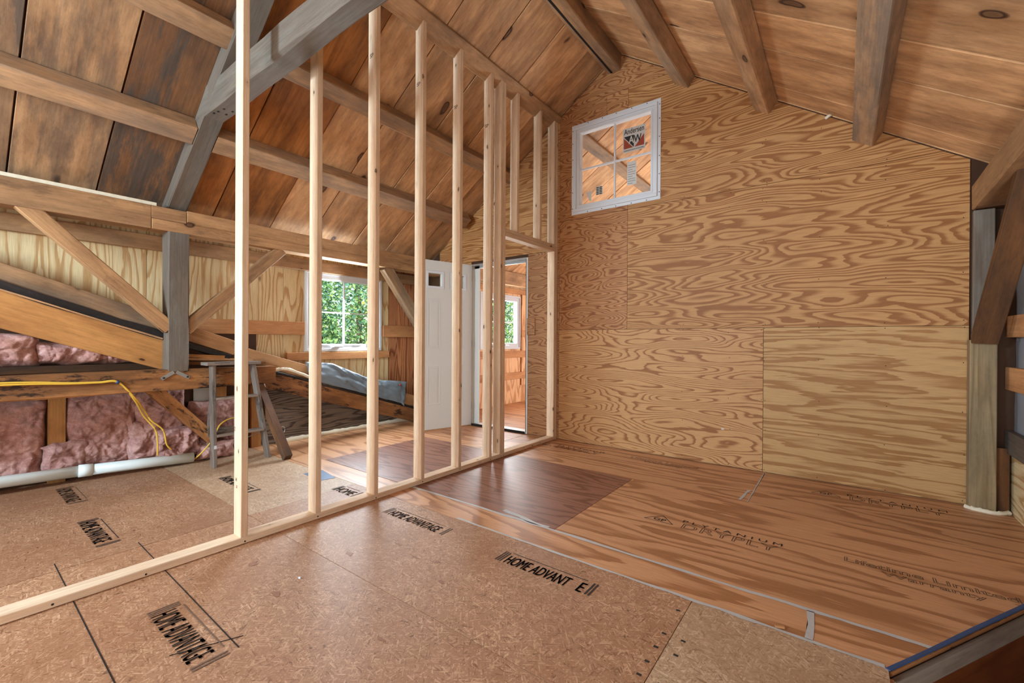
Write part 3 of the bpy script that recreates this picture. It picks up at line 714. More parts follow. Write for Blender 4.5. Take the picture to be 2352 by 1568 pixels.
# ------------------------------------------------------------------ door in the doorway
jamb = thing('door_frame', 'white steel door frame around the doorway to the next room', 'door frame', (DX0, W, 0))
boxes('jamb', [(DX0, DX0 + .022, W - .012, W + .11, 0, DZ1)], M['door'], None, jamb, ch=.003)
boxes('jamb', [(DX1 - .022, DX1, W - .004, W + .11, 0, DZ1)], M['door'], None, jamb, ch=.003)
boxes('jamb_stop', [(DX0 + .022, DX0 + .10, W + .045, W + .06, .02, DZ1 - .02)], M['door'], None, jamb)
boxes('head', [(DX0 + .022, DX1 - .022, W - .008, W + .11, DZ1 - .022, DZ1), (DX0 + .022, DX1 - .022, W + .045, W + .06, DZ1 - .05, DZ1 - .022)], M['steel'], None, jamb)
boxes('weather_seal', [(DX1 - .026, DX1 - .020, W - .006, W + .03, .02, DZ1 - .02)], M['dark'], None, jamb)
boxes('threshold', [(DX0 + .022, DX1 - .022, W - .02, W + .12, .001, .022)], M['steel'], None, jamb, ch=.004)
boxes('threshold_skirt', [(DX0 + .022, DX1 - .022, W - .024, W - .0205, .001, .03)], M['dark'], None, jamb)
hp = Vector((DX0 + .012, W - .018, 0)); dd = Vector((-.274, -.962, 0))
wmd = frame((hp.x, hp.y, .014), dd, (0, 0, 1))            # local x along the leaf, y up, z towards the room (+X side)
door = thing('door_1', 'white six panel steel door standing open beside the doorway', 'door', (0, 0, 0), kind='structure'); door.matrix_basis = wmd; WM[door.name] = wmd
LW, LH = .755, 2.06
nz_ = 1 if (wmd.to_3x3() @ Vector((0, 0, 1))).x > 0 else -1
lites = [(.115, .285, 1.745, 1.905), (.435, .62, 1.745, 1.905)]
holes = lites
def leaf_cells():
    xs = sorted({0, LW, *[a for q in lites for a in q[:2]]}); ys = [0, 1.745, 1.905, LH]; out = []
    for i in range(len(xs) - 1):
        for j in range(3):
            if j == 1 and any(abs(xs[i] - q[0]) < 1e-6 for q in lites): continue
            out.append((xs[i], xs[i + 1], ys[j], ys[j + 1], -.022, .022))
    return out
boxes('leaf', leaf_cells(), M['door'], wmd, door)
def ring(name, q, d0, d1, z0, z1, mat, parent, wm):
    a, b_, c, d = q
    return boxes(name, [(a - d1, b_ + d1, c - d1, c - d0, z0, z1), (a - d1, b_ + d1, d + d0, d + d1, z0, z1), (a - d1, a - d0, c - d0, d + d0, z0, z1), (b_ + d0, b_ + d1, c - d0, d + d0, z0, z1)], mat, wm, parent, ch=.003)
for q in lites:
    ring('glass_trim', q, -.002, .026, .021 * nz_ if nz_ > 0 else -.030, .030 if nz_ > 0 else -.021, M['white'], door, wmd)
    boxes('door_glass', [(q[0], q[1], q[2], q[3], -.004, .004)], M['glass'], wmd, door)
for q in ((.12, .29, .985, 1.60), (.455, .63, .985, 1.60), (.12, .29, .30, .78), (.455, .63, .30, .78)):
    zz = (.0215, .0255) if nz_ > 0 else (-.0255, -.0215)
    ring('raised_panel', q, -.012, .0, zz[0], zz[1], M['door'], door, wmd)
    boxes('raised_panel', [(q[0] + .035, q[1] - .035, q[2] + .035, q[3] - .035, min(zz), max(zz))], M['door'], wmd, door, ch=.004)
boxes('door_sweep', [(0, LW, -.013, .0, -.02, .02)], M['timber_tan'], wmd, door)
for z in (.2, 1.0, 1.85):
    boxes('hinge', [(-.006, .004, z, z + .09, -.024, .024)], M['steel'], wmd, door)

# ------------------------------------------------------------------ right wall, front wall, lower storey
wall_right = boxes('wall_right', [(.905, .96, YF, YN, -2.5, 2.28)], M['back']); tag(wall_right, kind='structure', label='low right eave wall with plywood foot', cat='wall')
panel('plywood_sheet', (.875, 0, 0), (0, 1, 0), (0, 0, 1), [rect(2.7, W, .0, .40)], -.012, M['ply_cream'], wall_right, tint=-.05)
wall_front = boxes('wall_front', [(-5.1, -3.6, YF - .16, YF - .08, -2.5, 4.1), (-3.6, -2.6, YF - .16, YF - .08, -2.5, 1.75), (-3.6, -2.6, YF - .16, YF - .08, 2.75, 4.1), (-2.6, -2.0, YF - .16, YF - .08, -2.5, 4.1), (-2.0, 0, YF - .16, YF - .08, 2.4, 4.1), (0, .96, YF - .16, YF - .08, -2.5, 4.1), (-2, 0, YF - .16, YF - .08, -2.5, .3)], M['ply_next'])  # the widest opening is added for the fill lamp
tag(wall_front, kind='structure', label='gable wall behind the viewpoint with a window and an added opening for fill light', cat='wall')
wall_far = boxes('wall_far', [(-5.1, .96, YN, YN + .08, -.3, 4.1)], M['ply_next']); tag(wall_far, kind='structure', label='far gable wall of the next room', cat='wall')
low = boxes('floor_lower', [(-5.1, .96, YF - .16, YN + .1, -2.56, -2.5), (-5.16, -5.1, YF - .16, YN + .1, -2.5, -.2), (-5.1, .96, YN, YN + .08, -2.5, -.3)], M['back'])
tag(low, kind='structure', label='lower storey floor seen down the stairwell', cat='floor')
ground = boxes('ground', [(-45, -5.2, -20, 45, -3.0, -2.9)], plain('grass_ground', srgb(90, 120, 60), .9, mottle=.5, scale=.5)); tag(ground, kind='structure', label='grass outside below the windows', cat='ground')

# ------------------------------------------------------------------ roof timbers
def left_purlin(name, xc, d, w_, y0, y1, label, mat='purlin', weather=.3, **kw):
    n = Vector((SL, 0, -1)) / KS; dn = Vector((-1, 0, -SL)) / KS
    c = Vector((xc, 0, zr(xc))) + n * (d / 2 + .001) + dn * w_ / 2
    o = beam(name, c + Vector((0, y0, 0)), c + Vector((0, y1, 0)), w_, d, M[mat], None, up=n, ch=.006, seg=10, rough=.006, weather=weather, **kw)
    return tag(o, label, 'beam', 'roof purlins')
def right_purlin(name, xc, d, w_, y0, y1, label, mat='purlin', weather=.3, **kw):
    n = Vector((-SL, 0, -1)) / KS; dn = Vector((1, 0, -SL)) / KS
    c = Vector((xc, 0, zr(xc))) + n * (d / 2 + .001) - dn * w_ / 2
    o = beam(name, c + Vector((0, y0, 0)), c + Vector((0, y1, 0)), w_, d, M[mat], None, up=n, ch=.007, seg=10, rough=.007, weather=weather, **kw)
    return tag(o, label, 'beam', 'roof purlins')
YB0, YB1 = 1.17, 1.305
left_purlin('roof_purlin', -3.84, .125, .15, YF, YB0, 'wany gray-streaked purlin left of the bent, lower of the two there', weather=.55)
left_purlin('roof_purlin', -3.185, .11, .15, YF, YB0, 'tan purlin in the top left corner, its sawn end stopping at the gray rafter', weather=.3)
left_purlin('roof_purlin', -3.85, .13, .15, YB1, 4.13, 'lowest purlin behind the stud wall, ending free just before the plywood gable', weather=.5)
left_purlin('roof_purlin', -3.20, .125, .13, YB1, 4.22, 'middle purlin crossing high behind the stud wall', weather=.5)
left_purlin('roof_purlin', -2.53, .045, .165, YB1 + .01, W - .005, 'flat purlin that the tops of the wall studs butt against', weather=.1, tint=.05)
left_purlin('roof_purlin', -2.50, .10, .14, W + .12, 8.6, 'purlin of the next room seen as a gray diagonal through the inner window', weather=.8)
left_purlin('roof_purlin', -2.53, .045, .165, YF, YB0 - .01, 'flat purlin above and left of the dark tie beam', weather=.1)
rb = beam('ridge_beam', (-1.898, YF, 3.965), (-1.898, W + .02, 3.965), .145, .18, M['purlin'], None, ch=.008, seg=10, rough=.006, weather=.35, tint=-.08)
tag(rb, 'grooved ridge beam at the peak of the roof running into the plywood gable', 'beam')
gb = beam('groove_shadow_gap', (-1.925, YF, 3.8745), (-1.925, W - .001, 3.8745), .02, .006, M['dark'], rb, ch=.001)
right_purlin('roof_purlin', -1.10, .115, .155, YF, W + .02, 'first purlin right of the ridge, split along its orange edge', weather=.28)
right_purlin('roof_purlin', -.443, .115, .14, YF, W + .02, 'second purlin right of the ridge, with orange flank', weather=.22, tint=.06)
right_purlin('roof_purlin', .231, .115, .15, YF, W + .02, 'third purlin right of the ridge, wide gray and nearest the right eave', weather=.75)

nL = Vector((SL, 0, -1)) / KS
def rafter_pt(x, off): return Vector((x, (YB0 + YB1) / 2, zr(x))) + nL * off
rf = beam('principal_rafter', rafter_pt(-4.60, .062), rafter_pt(-1.97, .062), YB1 - YB0, .122, M['timber'], None, up=nL, ch=.008, seg=14, rough=.008, weather=1.0, tint=-.12)
tag(rf, 'dark gray hewn rafter climbing from the corner post behind the tie beam', 'beam')
tb = beam('tie_beam', (-3.72, (YB0 + YB1) / 2, 2.80), (-.15, (YB0 + YB1) / 2, 2.765), YB1 - YB0, .20, M['timber'], None, ch=.010, seg=18, rough=.010, weather=1.1, tint=-.05, taper=.72, cut0=1.2)
tag(tb, 'heavy blue-gray tie beam crossing above the stud wall at the upper left', 'beam')
for (dx, dy) in ((.10, -.03), (.17, -.02), (.10, .02), (.18, .03), (.05, -.04)):
    boxes('peg_hole', [(-3.62 + dx, -3.602 + dx, (YB0 + YB1) / 2 + dy, (YB0 + YB1) / 2 + dy + .01, 2.694, 2.7005)], M['dark'], None, tb)

post = beam('corner_post', (-4.478, 1.239, .832), (-4.478, 1.239, 1.978), .156, .146, M['timber'], None, up=(0, 1, 0), ch=.008, seg=8, rough=.005, weather=1.05, tint=-.05)
tag(post, 'old gray square post standing on the low stained beam at the left', 'post')
XE = -4.40
pl = boxes('eave_plate', [(XE - .16, XE, YF, 1.055, 1.978, 2.165), (XE - .16, XE, 1.055, 1.29, 2.064, 2.165)], M['timber_tan'], frame((0, 0, 0), (1, 0, 0), (0, 1, 0)), None, ch=.004, tint=-.06)
def regrain(o, c):
    """turn a box mesh so that its local x axis runs along world Y (grain direction)"""
    m = Matrix(((0, 1, 0, 0), (-1, 0, 0, 0), (0, 0, 1, 0), (0, 0, 0, 1)))
    o.data.transform(Matrix.Translation(-Vector(c))); o.data.transform(m)
    wm = Matrix.Translation(c) @ m.inverted()
    WM[o.name] = wm; o.matrix_basis = (WM[o.parent.name].inverted() @ wm) if o.parent else wm
    return o
regrain(pl, (XE, 0, 2.07)); tag(pl, 'tan eave plate with a dark knot stain left of the gray corner post', 'beam', weather=.3)
pr = boxes('eave_plate', [(XE - .16, XE + .002, 1.058, 4.22, 1.978, 2.062), (XE - .16, XE + .002, 1.293, 4.22, 2.062, 2.172)], M['timber_tan'], None, None, ch=.004, tint=.02)
regrain(pr, (XE, 1.3, 2.07)); tag(pr, 'eave plate right of the corner post, scarfed over it and passing behind the studs', 'beam', weather=.1)
ws = boxes('foam_strip', [(XE - .10, XE - .012, YF, 1.09, 2.166, 2.192)], M['foam'], None, None)
tag(ws, 'pale strip lying along the top of the left eave plate', 'strip')
def yz_beam(name, Y0, Z0, Y1, Z1, w_, d, X, mat, label, cat='brace', c0=0, c1=0, **kw):
    o = beam(name, (X - d / 2, Y0, Z0), (X - d / 2, Y1, Z1), w_, d, M[mat], None, up=(1, 0, 0), ch=.005, seg=6, rough=.003, **kw)
    return tag(o, label, cat)
yz_beam('knee_brace', .365, 2.015, 1.185, 1.185, .098, .085, XE - .005, 'timber_tan', 'tan knee brace from the eave plate down to the left side of the gray post', weather=.1)
yz_beam('knee_brace', 1.29, 1.175, 2.09, 1.985, .10, .085, XE - .02, 'timber_tan', 'knee brace rising from the right side of the gray post behind the first stud', weather=.3, tint=-.1)
yz_beam('knee_brace', 3.35, 1.99, 4.10, 1.05, .13, .10, XE - .03, 'purlin', 'gray knee brace beside the window, half hidden by the studs near the door', weather=.55, tint=-.22)
gbm = beam('girt_beam', (-4.48, YF, .760), (-4.48, 2.02, .760), .16, .168, M['stained'], None, ch=.007, seg=12, rough=.008, weather=.5, tint=.02)
tag(gbm, 'black-stained horizontal beam under the gray post, carrying the yellow cable', 'beam')
br = thing('steel_strap', 'bent galvanised steel strap nailed below the foot of the gray post', 'bracket', (-4.395, 1.214, .82))
for a, b_ in (((1.122, .772), (1.205, .826)), ((1.222, .826), (1.312, .772))):
    s_ = beam('strap_leg', (-4.394, a[0], a[1]), (-4.394, b_[0], b_[1]), .028, .004, M['steel'], br, up=(1, 0, 0), ch=.001)
    e_ = a if a[1] < b_[1] else b_
    k_ = 1 if e_ is a else -1
    tube('bolt', [(-4.391, e_[0] + .014 * k_, e_[1] + .01), (-4.386, e_[0] + .014 * k_, e_[1] + .01)], .008, M['ink'], br, n=8)

# ------------------------------------------------------------------ stud partition
XP = -2.562; SD = .089
sp = thing('stud_partition', 'bare lumber stud wall with a rough door opening, standing across the room', 'stud wall', (XP - SD / 2, 2.5, 0))
beam('bottom_plate', (XP - SD / 2, YF, .0195), (XP - SD / 2, 3.092, .0195), SD, .037, M['stud'], sp, ch=.003, tint=.0)
beam('bottom_plate', (XP - SD / 2, 3.095, .0195), (XP - SD / 2, W - .002, .0195), SD, .037, M['stud'], sp, ch=.003, tint=-.04)
def stud(y0, z0, z1, name='wall_stud', w_=.036, dx=0, cut=SL, **kw):
    return beam(name, (XP - SD / 2 + dx, y0 + w_ / 2, z0), (XP - SD / 2 + dx, y0 + w_ / 2, z1), w_, SD, M['stud'], sp, up=(1, 0, 0), ch=.003, cut1=cut, **kw)
ZT = 3.525
for y in (-2.2, -1.8, -1.4, -.6, -.2, .2): pass
s_objs = [stud(y, .038, ZT) for y in (.998, 1.415, 1.832, 2.252, 2.66, 3.062)]
stud(3.21, .038, ZT, 'king_stud', tint=-.05); stud(3.249, .038, ZT, 'king_stud', tint=.0)
stud(4.163, .038, 2.094, 'jack_stud', cut=0, tint=.02); stud(4.202, .038, ZT, 'king_stud', tint=-.05)
beam('header', (XP - SD / 2, 3.288, 2.113), (XP - SD / 2, 4.199, 2.113), SD, .037, M['stud'], sp, ch=.003, tint=-.08)
beam('header', (XP - SD / 2, 3.288, 2.151), (XP - SD / 2, 4.199, 2.151), SD, .037, M['stud'], sp, ch=.003, tint=-.12)
for y in (3.465, 3.872, 4.155): stud(y, 2.171, ZT, 'cripple_stud', tint=R.uniform(-.1, -.02))
# pencil and crayon marks, nail heads
for (y, zz, ww) in ((.999, .47, .03), (1.0, .30, .03)):
    pass
tm = join_stamp('pencil_mark', [(text_mesh('H', .014, .02, bold=.02), 0, 0)], M['ink'], frame((XP - .065, .9972, .33), (1, 0, 0), (0, 0, 1)), s_objs[0])
tm = join_stamp('crayon_mark', [(text_mesh('Z', .018, .014, bold=.04), 0, 0)], M['red'], frame((XP - .06, .9972, .295), (1, 0, 0), (0, 0, 1)), s_objs[0])
tm = join_stamp('grade_stamp', [(text_mesh('12', .016, .024, bold=.01), 0, 0)], M['ink_worn'], frame((XP - .085, .9972, .60), (1, 0, 0), (0, 0, 1)), s_objs[0])
for s_, y in ((s_objs[2], 1.832), (s_objs[3], 2.252), (s_objs[4], 2.66), (s_objs[5], 3.062)):
    join_stamp('grade_stamp', [(text_mesh('SP', .04, .03, bold=.02), 0, 0)], M['ink_worn'], frame((XP - .07, y - .0008, 3.05), (1, 0, 0), (0, 0, 1)), s_)
nv, nf = [], []
for y in (1.02, 1.43, 1.85, 2.27, 2.68, 3.08, 3.23, 3.27, .6, .3, 3.6, 3.9, -.1):
    b = len(nv); z = .012 + R.uniform(0, .012)
    nv += [(XP + .0006, y + .005 * math.cos(t), z + .005 * math.sin(t)) for t in (0, 1.05, 2.1, 3.14, 4.2, 5.2)]; nf.append(tuple(range(b, b + 6)))
o = obj('nail_head', mesh('nail_heads', nv, nf), M['ink'], None, sp); o['kind'] = 'stuff'

# ------------------------------------------------------------------ old roof slope seen below the dormer
def kzz(Y): return 1.52 - .368 * Y if Y < 1.7 else .775 - .318 * (Y - 2.03)
def slope_beam(name, Y0, Y1, off, h_, d, X, mat, label, cat, rough=.003, seg=8, **kw):
    n = Vector((0, kzz(Y0) - kzz(Y1), Y1 - Y0)).normalized()
    p0 = Vector((X - d / 2, Y0, kzz(Y0))) + n * (off + h_ / 2); p1 = Vector((X - d / 2, Y1, kzz(Y1))) + n * (off + h_ / 2)
    o = beam(name, p0, p1, d, h_, M[mat], None, up=n, ch=.004, seg=seg, rough=rough, **kw)
    return tag(o, label, cat)
slope_beam('old_rafter', -1.6, 1.30, -.235, .235, .045, -4.55, 'orange', 'orange sloping rafter board left of the gray post above the insulation', 'rafter', tint=.06)
slope_beam('old_rafter', 2.02, 4.02, -.165, .165, .045, -4.55, 'stained', 'water-stained sloping rafter under the blue-gray tarp', 'rafter', weather=.45, tint=-.18)
slope_beam('roofing_edge', -1.6, 1.17, .008, .048, .12, -4.53, 'black', 'torn black roofing edge above the orange rafter', 'roofing', rough=.03, seg=60)
slope_beam('roofing_edge', 1.33, 1.66, .0, .045, .10, -4.53, 'black', 'black roofing layers right of the gray post, running down behind the ladder', 'roofing', rough=.02, seg=20)
slope_beam('roofing_edge', 2.03, 4.05, .001, .022, .10, -4.545, 'black', 'thin black roofing line between the tarp and the stained rafter', 'roofing', rough=.012, seg=30)
slope_beam('sheathing_edge', -1.6, 1.16, .0, .012, .14, -4.515, 'purlin', 'frayed roof board edge showing between black tar and orange rafter', 'board', rough=.006, seg=30)
slope_beam('sole_plate', -1.6, 1.16, .06, .125, .05, -4.56, 'purlin', 'weathered gray-brown sloping sole plate of the dormer wall, left of the post', 'plate', weather=.45, tint=-.3)
slope_beam('sole_plate', 1.32, 1.69, .055, .13, .05, -4.56, 'timber_tan', 'new tan sole plate sloping down from the post behind the first stud', 'plate', tint=.04)
slope_beam('sole_plate', 1.71, 4.2, .03, .14, .05, -4.575, 'timber_tan', 'long tan sole plate sloping behind the ladder and under the tarp', 'plate', tint=.0)
for i, (y0, y1, z, dy, mt_) in enumerate(((1.33, 1.62, .935, .03, 'orange'), (1.33, 1.86, .905, .02, 'timber_tan'), (1.33, 1.98, .872, .03, 'brown'))):
    o = beam('sheathing_scrap', (-4.58, y0, z + .02), (-4.58, y1, z - .005), .12, dy, M[mt_], None, ch=.003, seg=8, rough=.008)
    tag(o, ['orange splintered board end between post and ladder, topmost of three', 'pale sheathing strip between post and ladder, middle of three', 'dark sheathing strip lying on the stained beam, lowest of three'][i], 'board', 'broken sheathing ends')
o = beam('shade_ledge_board', (-4.66, YF, .872), (-4.66, 1.15, .872), .20, .052, M['brown'], None, ch=.003, weather=.6, tint=-.5); tag(o, 'ledge board under the upper pink insulation, darkened as the shaded gap', 'board')  # deepened and darkened to stand for the shade between beam and insulation
o = beam('diagonal_strut', (-4.62, 1.10, .70), (-4.62, 1.56, .18), .10, .09, M['stained'], None, up=(1, 0, 0), ch=.006, seg=6, rough=.004, tint=.1); tag(o, 'short stained strut slanting down below the beam left of the ladder', 'strut')

def tarp():
    top = [(2.42, .86), (2.72, .835), (2.94, .745), (3.15, .655), (3.40, .595), (3.62, .575), (3.78, .55)]
    n = 60; m = 14; v, f = [], []
    def lerp(T, y):
        for i in range(len(T) - 1):
            if T[i][0] <= y <= T[i + 1][0]: t = (y - T[i][0]) / (T[i + 1][0] - T[i][0]); return T[i][1] + (T[i + 1][1] - T[i][1]) * t
        return T[-1][1]
    for i in range(n + 1):
        for j in range(m + 1):
            t = j / m; y = 2.42 + 1.36 * i / n
            zb = kzz(y) + .028; zt = max(lerp(top, y), zb + .05)
            yy = y - (.10 * (1 - t) if i > n * .9 else 0) * (i - n * .9) / (n * .1)
            z = zb + (zt - zb) * t + .004 * noise.noise((y * 9, t * 2, 1))
            x = -4.525 - .07 * t * t + .022 * noise.fractal((y * 7 + t * 3.0, t * 4, 2.0), .8, 2, 4) + .008 * math.sin(y * 26 + t * 5) * noise.noise((y * 3, 1, 5))
            v.append((x, yy, z))
    for i in range(n):
        for j in range(m):
            a = i * (m + 1) + j; f.append((a, a + m + 1, a + m + 2, a + 1))
    o = obj('tarp', mesh('tarp', v, f, True), M['tarp'])
    tag(o, 'blue-gray tarp tacked over the sloping sole plate below the window', 'tarp')
    s = o.modifiers.new('t', 'SOLIDIFY'); s.thickness = .002
    for y, z in ((3.17, .55), (3.62, .525)):
        tube('washer', [(-4.53, y, z), (-4.545 + .03, y, z)], .012, M['red'], o, n=10)
tarp()

# ------------------------------------------------------------------ foam, insulation, pipe, cables
def foam_bead(name, pts, r, label, sq=1):
    path = smooth_path(pts, 12)
    sd = R.uniform(0, 50)
    o = tube(name, path, r, M['foam'], None, n=10, rf=lambda i, k: .75 + .8 * abs(noise.noise((i * .45, k * .8, sd))))
    return tag(o, label, 'foam')
foam_bead('foam_bead', [(-4.765, 2.24, .012), (-4.765, 2.7, .016), (-4.76, 3.2, .014), (-4.76, 3.7, .018), (-4.76, 4.2, .012)], .030, 'cream bead of spray foam along the floor below the weathered plywood')
foam_bead('foam_bead', [(-4.50, 1.955, .60), (-4.50, 1.95, .70), (-4.50, 1.99, .78), (-4.50, 2.08, .80), (-4.50, 2.2, .79), (-4.50, 2.42, .70)], .016, 'curled drip of hardened spray foam at the upper end of the stained rafter')
foam_bead('foam_bead', [(.66, 4.18, .008), (.72, 4.13, .010), (.80, 4.13, .008), (.86, 4.18, .010)], .016, 'lump of spray foam at the foot of the right corner post')

def batt(Y0, Y1, Z0, Z1, X, depth, label, amp=.036, shape=None, res=64, lean=0):
    ny = max(14, int(res * min(1.4, (Y1 - Y0) / .5))); nz = max(12, int(res * min(1.3, (Z1 - Z0) / .5))); sd = R.uniform(0, 90); v, f = [], []
    for i in range(ny + 1):
        for j in range(nz + 1):
            a, b = i / ny, j / nz
            e = min(a, 1 - a) * (Y1 - Y0); e2 = min(b, 1 - b) * (Z1 - Z0)
            edge = min(1, e / .045) ** .5 * min(1, e2 / .045) ** .5
            y = Y0 + (Y1 - Y0) * a + .02 * noise.noise((a * 4, b * 4, sd)); z = Z0 + (Z1 - Z0) * b + .02 * noise.noise((a * 4, b * 4, sd + 7))
            if shape: y, z = shape(y, z, a, b)
            q = Vector((y * 7 + sd, z * 7, sd)); wv = noise.noise_vector(q) * .5
            r1 = noise.fractal(q * 1.3 + wv, .75, 2.1, 6); r2 = 1 - abs(noise.noise(q * 1.6 + wv)) * 2.2
            x = X + edge * (depth + amp * r1 - amp * .35 * max(0, r2) ** 3) + lean * b
            v.append((x, y, z))
    for i in range(ny):
        for j in range(nz):
            a = i * (nz + 1) + j; f.append((a, a + nz + 1, a + nz + 2, a + 1))
    o = obj('insulation_batt', mesh('insulation_batt', v, f, True), M['pink'], tint=R.uniform(-.05, .08))
    return tag(o, label, 'insulation', 'pink insulation batts')
batt(-.55, .47, .90, 1.13, -4.66, .09, 'upper pink insulation roll at the left edge under the orange rafter')
batt(.45, .90, .90, 1.08, -4.66, .085, 'upper pink insulation piece, second from the left on the ledge')
batt(.80, 1.05, .90, 1.01, -4.66, .09, 'small upper pink insulation tuft nearest the gray post')
batt(-.60, .522, .04, .66, -4.82, .07, 'lower pink insulation panel at the left edge, left of the bare knee stud')
batt(.63, 1.06, .06, .66, -4.82, .07, 'big square pink insulation panel right of the bare knee stud')
batt(.50, .74, .05, .30, -4.77, .07, 'loose pink tuft in front of the bare knee stud')
batt(1.03, 1.40, .05, .65, -4.82, .08, 'pink insulation panel behind the hanging yellow cables')
batt(.98, 1.20, .05, .40, -4.77, .08, 'torn pink insulation lump leaning below the cable bend')
batt(1.15, 1.50, .04, .32, -4.73, .12, 'crumpled pink insulation heap at the end of the white pipe', amp=.07)
batt(1.42, 1.90, .05, .52, -4.80, .10, 'dim pink insulation seen through the ladder')
batt(1.45, 1.75, .0, .14, -4.66, .10, 'pink scrap lying on the floor under the ladder')

pipe = thing('drain_pipe', 'white plastic drain pipe lying along the foot of the insulation', 'pipe', (-4.7, .3, .08))
tube('pipe_run', [(-4.74, YF, .12), (-4.69, .0, .103), (-4.66, .70, .082)], .041, M['pvc'], pipe, n=18)
tube('pipe_run', [(-4.66, .70, .082), (-4.58, 1.40, .055)], .041, M['pvc'], pipe, n=18)
tube('coupling', [(-4.662, .68, .083), (-4.652, .76, .080)], .047, M['pvc'], pipe, n=18)
def c44(Y, z, X=-4.385):
    s = X / -4.40; return (X, Y * s, 1.1 + (z - 1.1) * s)
cab = thing('yellow_cable', 'pair of yellow electrical cables strung along the stained beam and hanging over the insulation', 'cable', (-4.39, .86, .77))
for k, lower in enumerate(([(.958, .616, -4.44), (1.012, .49, -4.55), (1.085, .37, -4.57), (1.10, .26, -4.58), (1.10, .16, -4.59)], [(.962, .63, -4.43), (1.02, .52, -4.55), (1.06, .445, -4.56), (1.135, .36, -4.57), (1.16, .24, -4.58), (1.19, .19, -4.59)])):
    pts = [c44(-2.4, .80 - .01 * k), c44(-.6, .80 - .012 * k), c44(.27, .803 - .014 * k), c44(.60, .780 - .006 * k), c44(.75, .775 - .004 * k), c44(.86, .768 - .004 * k)] + [c44(a, b, c) for a, b, c in lower]
    tube('cable', smooth_path(pts, 8), .0065, M['yellow'], cab, n=8)
tube('tape_wrap', [c44(.845, .770), c44(.865, .765)], .012, M['blue'], cab, n=10)
cb2 = tube('cable_end', smooth_path([(-4.58, 1.40, .03), (-4.52, 1.45, .10), (-4.50, 1.52, .20), (-4.55, 1.60, .32), (-4.58, 1.72, .36), (-4.6, 1.82, .33)], 8), .006, M['yellow'], None, n=8)
tag(cb2, 'short yellow cable looping out of the white pipe behind the ladder', 'cable')
cb3 = tube('wire_loop', [(-4.30 + .02 * math.sin(t), 2.03 + .03 * math.cos(t), .22 + .045 * math.sin(t)) for t in [i * .45 - 1.6 for i in range(9)]], .0035, M['white'], None, n=6)
tag(cb3, 'thin white wire loop sticking out beside the leaning plank', 'wire')

# ------------------------------------------------------------------ step ladder and leaning plank
lad = thing('step_ladder', 'small weathered wooden step ladder standing behind the nearest stud', 'ladder', (-4.4, 1.65, 0))
def lrail(y0, y1, x0, x1, name, w_=.028, d=.08, z1=.872):
    return beam(name, (x0, y0, .0), (x1, y1, z1), w_, d, M['ladder'], lad, up=(1, 0, 0), ch=.003, weather=.6, tint=-.05)
lrail(1.462, 1.458, -4.30, -4.33, 'side_rail'); lrail(1.905, 1.778, -4.30, -4.33, 'side_rail')
lrail(1.53, 1.495, -4.66, -4.40, 'rear_leg', d=.045); lrail(1.86, 1.745, -4.66, -4.40, 'rear_leg', d=.045)
for z, ya, yb in ((.585, 1.472, 1.808), (.268, 1.474, 1.855)):
    xx = -4.30 - .03 * z / .87
    beam('step', (xx + .008, ya, z), (xx + .008, yb, z), .085, .022, M['ladder'], lad, ch=.003, weather=.4, tint=.15)
beam('top_cap', (-4.355, 1.405, .886), (-4.355, 1.83, .886), .16, .026, M['ladder'], lad, ch=.004, weather=.5, tint=.1)
beam('rear_rung', (-4.585, 1.53, .26), (-4.585, 1.84, .26), .02, .05, M['ladder'], lad, ch=.003, weather=.4, tint=-.2)
for ya, yb in ((1.475, 1.52), (1.845, 1.84)):
    beam('spreader', (-4.33, ya, .235), (-4.56, yb, .16), .012, .004, M['steel'], lad, ch=.001)
boxes('rail_label', [(-4.266, -4.2655, 1.452, 1.472, .07, .19)], M['white'], None, lad)
boxes('print_line', [(-4.2654, -4.265, 1.455, 1.469, .10, .13)], M['ink'], None, lad)
pk = beam('leaning_plank', (-4.06, 1.975, .012), (-4.50, 1.86, .78), .085, .05, M['brown'], None, up=(1, .35, 0), ch=.003, weather=.75, tint=.25, cut0=.55)
tag(pk, 'weathered plank leaning against the kneewall right of the ladder', 'plank')

# ------------------------------------------------------------------ right corner
cp = beam('corner_post', (.735, 4.19, .0), (.735, 4.19, 1.122), .126, .085, M['treated'], None, up=(0, 1, 0), ch=.004, weather=.1, tint=-.10)
tag(cp, 'greenish treated lumber post in the right corner below the brown brace', 'post')
up_ = beam('weathered_post', (.742, 4.212, 1.122), (.742, 4.212, 1.985), .10, .045, M['timber'], None, up=(0, 1, 0), ch=.004, weather=.9, tint=.25)
tag(up_, 'pale gray upper post piece half hidden behind the brown brace', 'post')
kb = beam('knee_brace', (.735, 4.125, 1.125), (.80, 3.50, 2.04), .126, .05, M['brown'], None, up=(0, -.8, -.6), ch=.004, seg=5, rough=.002, weather=.25, tint=.05, cut0=-.70)
tag(kb, 'broad dark brown brace leaning out over the treated corner post', 'brace')
tube('nail_head', [(.795, 3.555, 1.965), (.795, 3.548, 1.96)], .006, M['steel'], kb, n=8)
ep = beam('eave_plate', (.765, 2.0, 2.165), (.765, 4.232, 2.08), .15, .165, M['timber_tan'], None, ch=.006, seg=8, rough=.004, weather=.15, tint=-.14)
tag(ep, 'brown eave plate at the upper right running into the corner', 'beam')
bk = boxes('corner_block', [(.70, .86, 4.15, 4.225, 1.99, 2.16)], M['brown'], None, None); tag(bk, 'brown block wedged under the right eave plate in the corner', 'block')
lk = boxes('soffit_board', [(.86, .90, 2.4, 4.2, 2.09, 2.205)], M['girt_pine'], None, None); regrain(lk, (.88, 3.3, 2.17)); tag(lk, 'light board above the brown brace at the right edge', 'board', tint=.1)
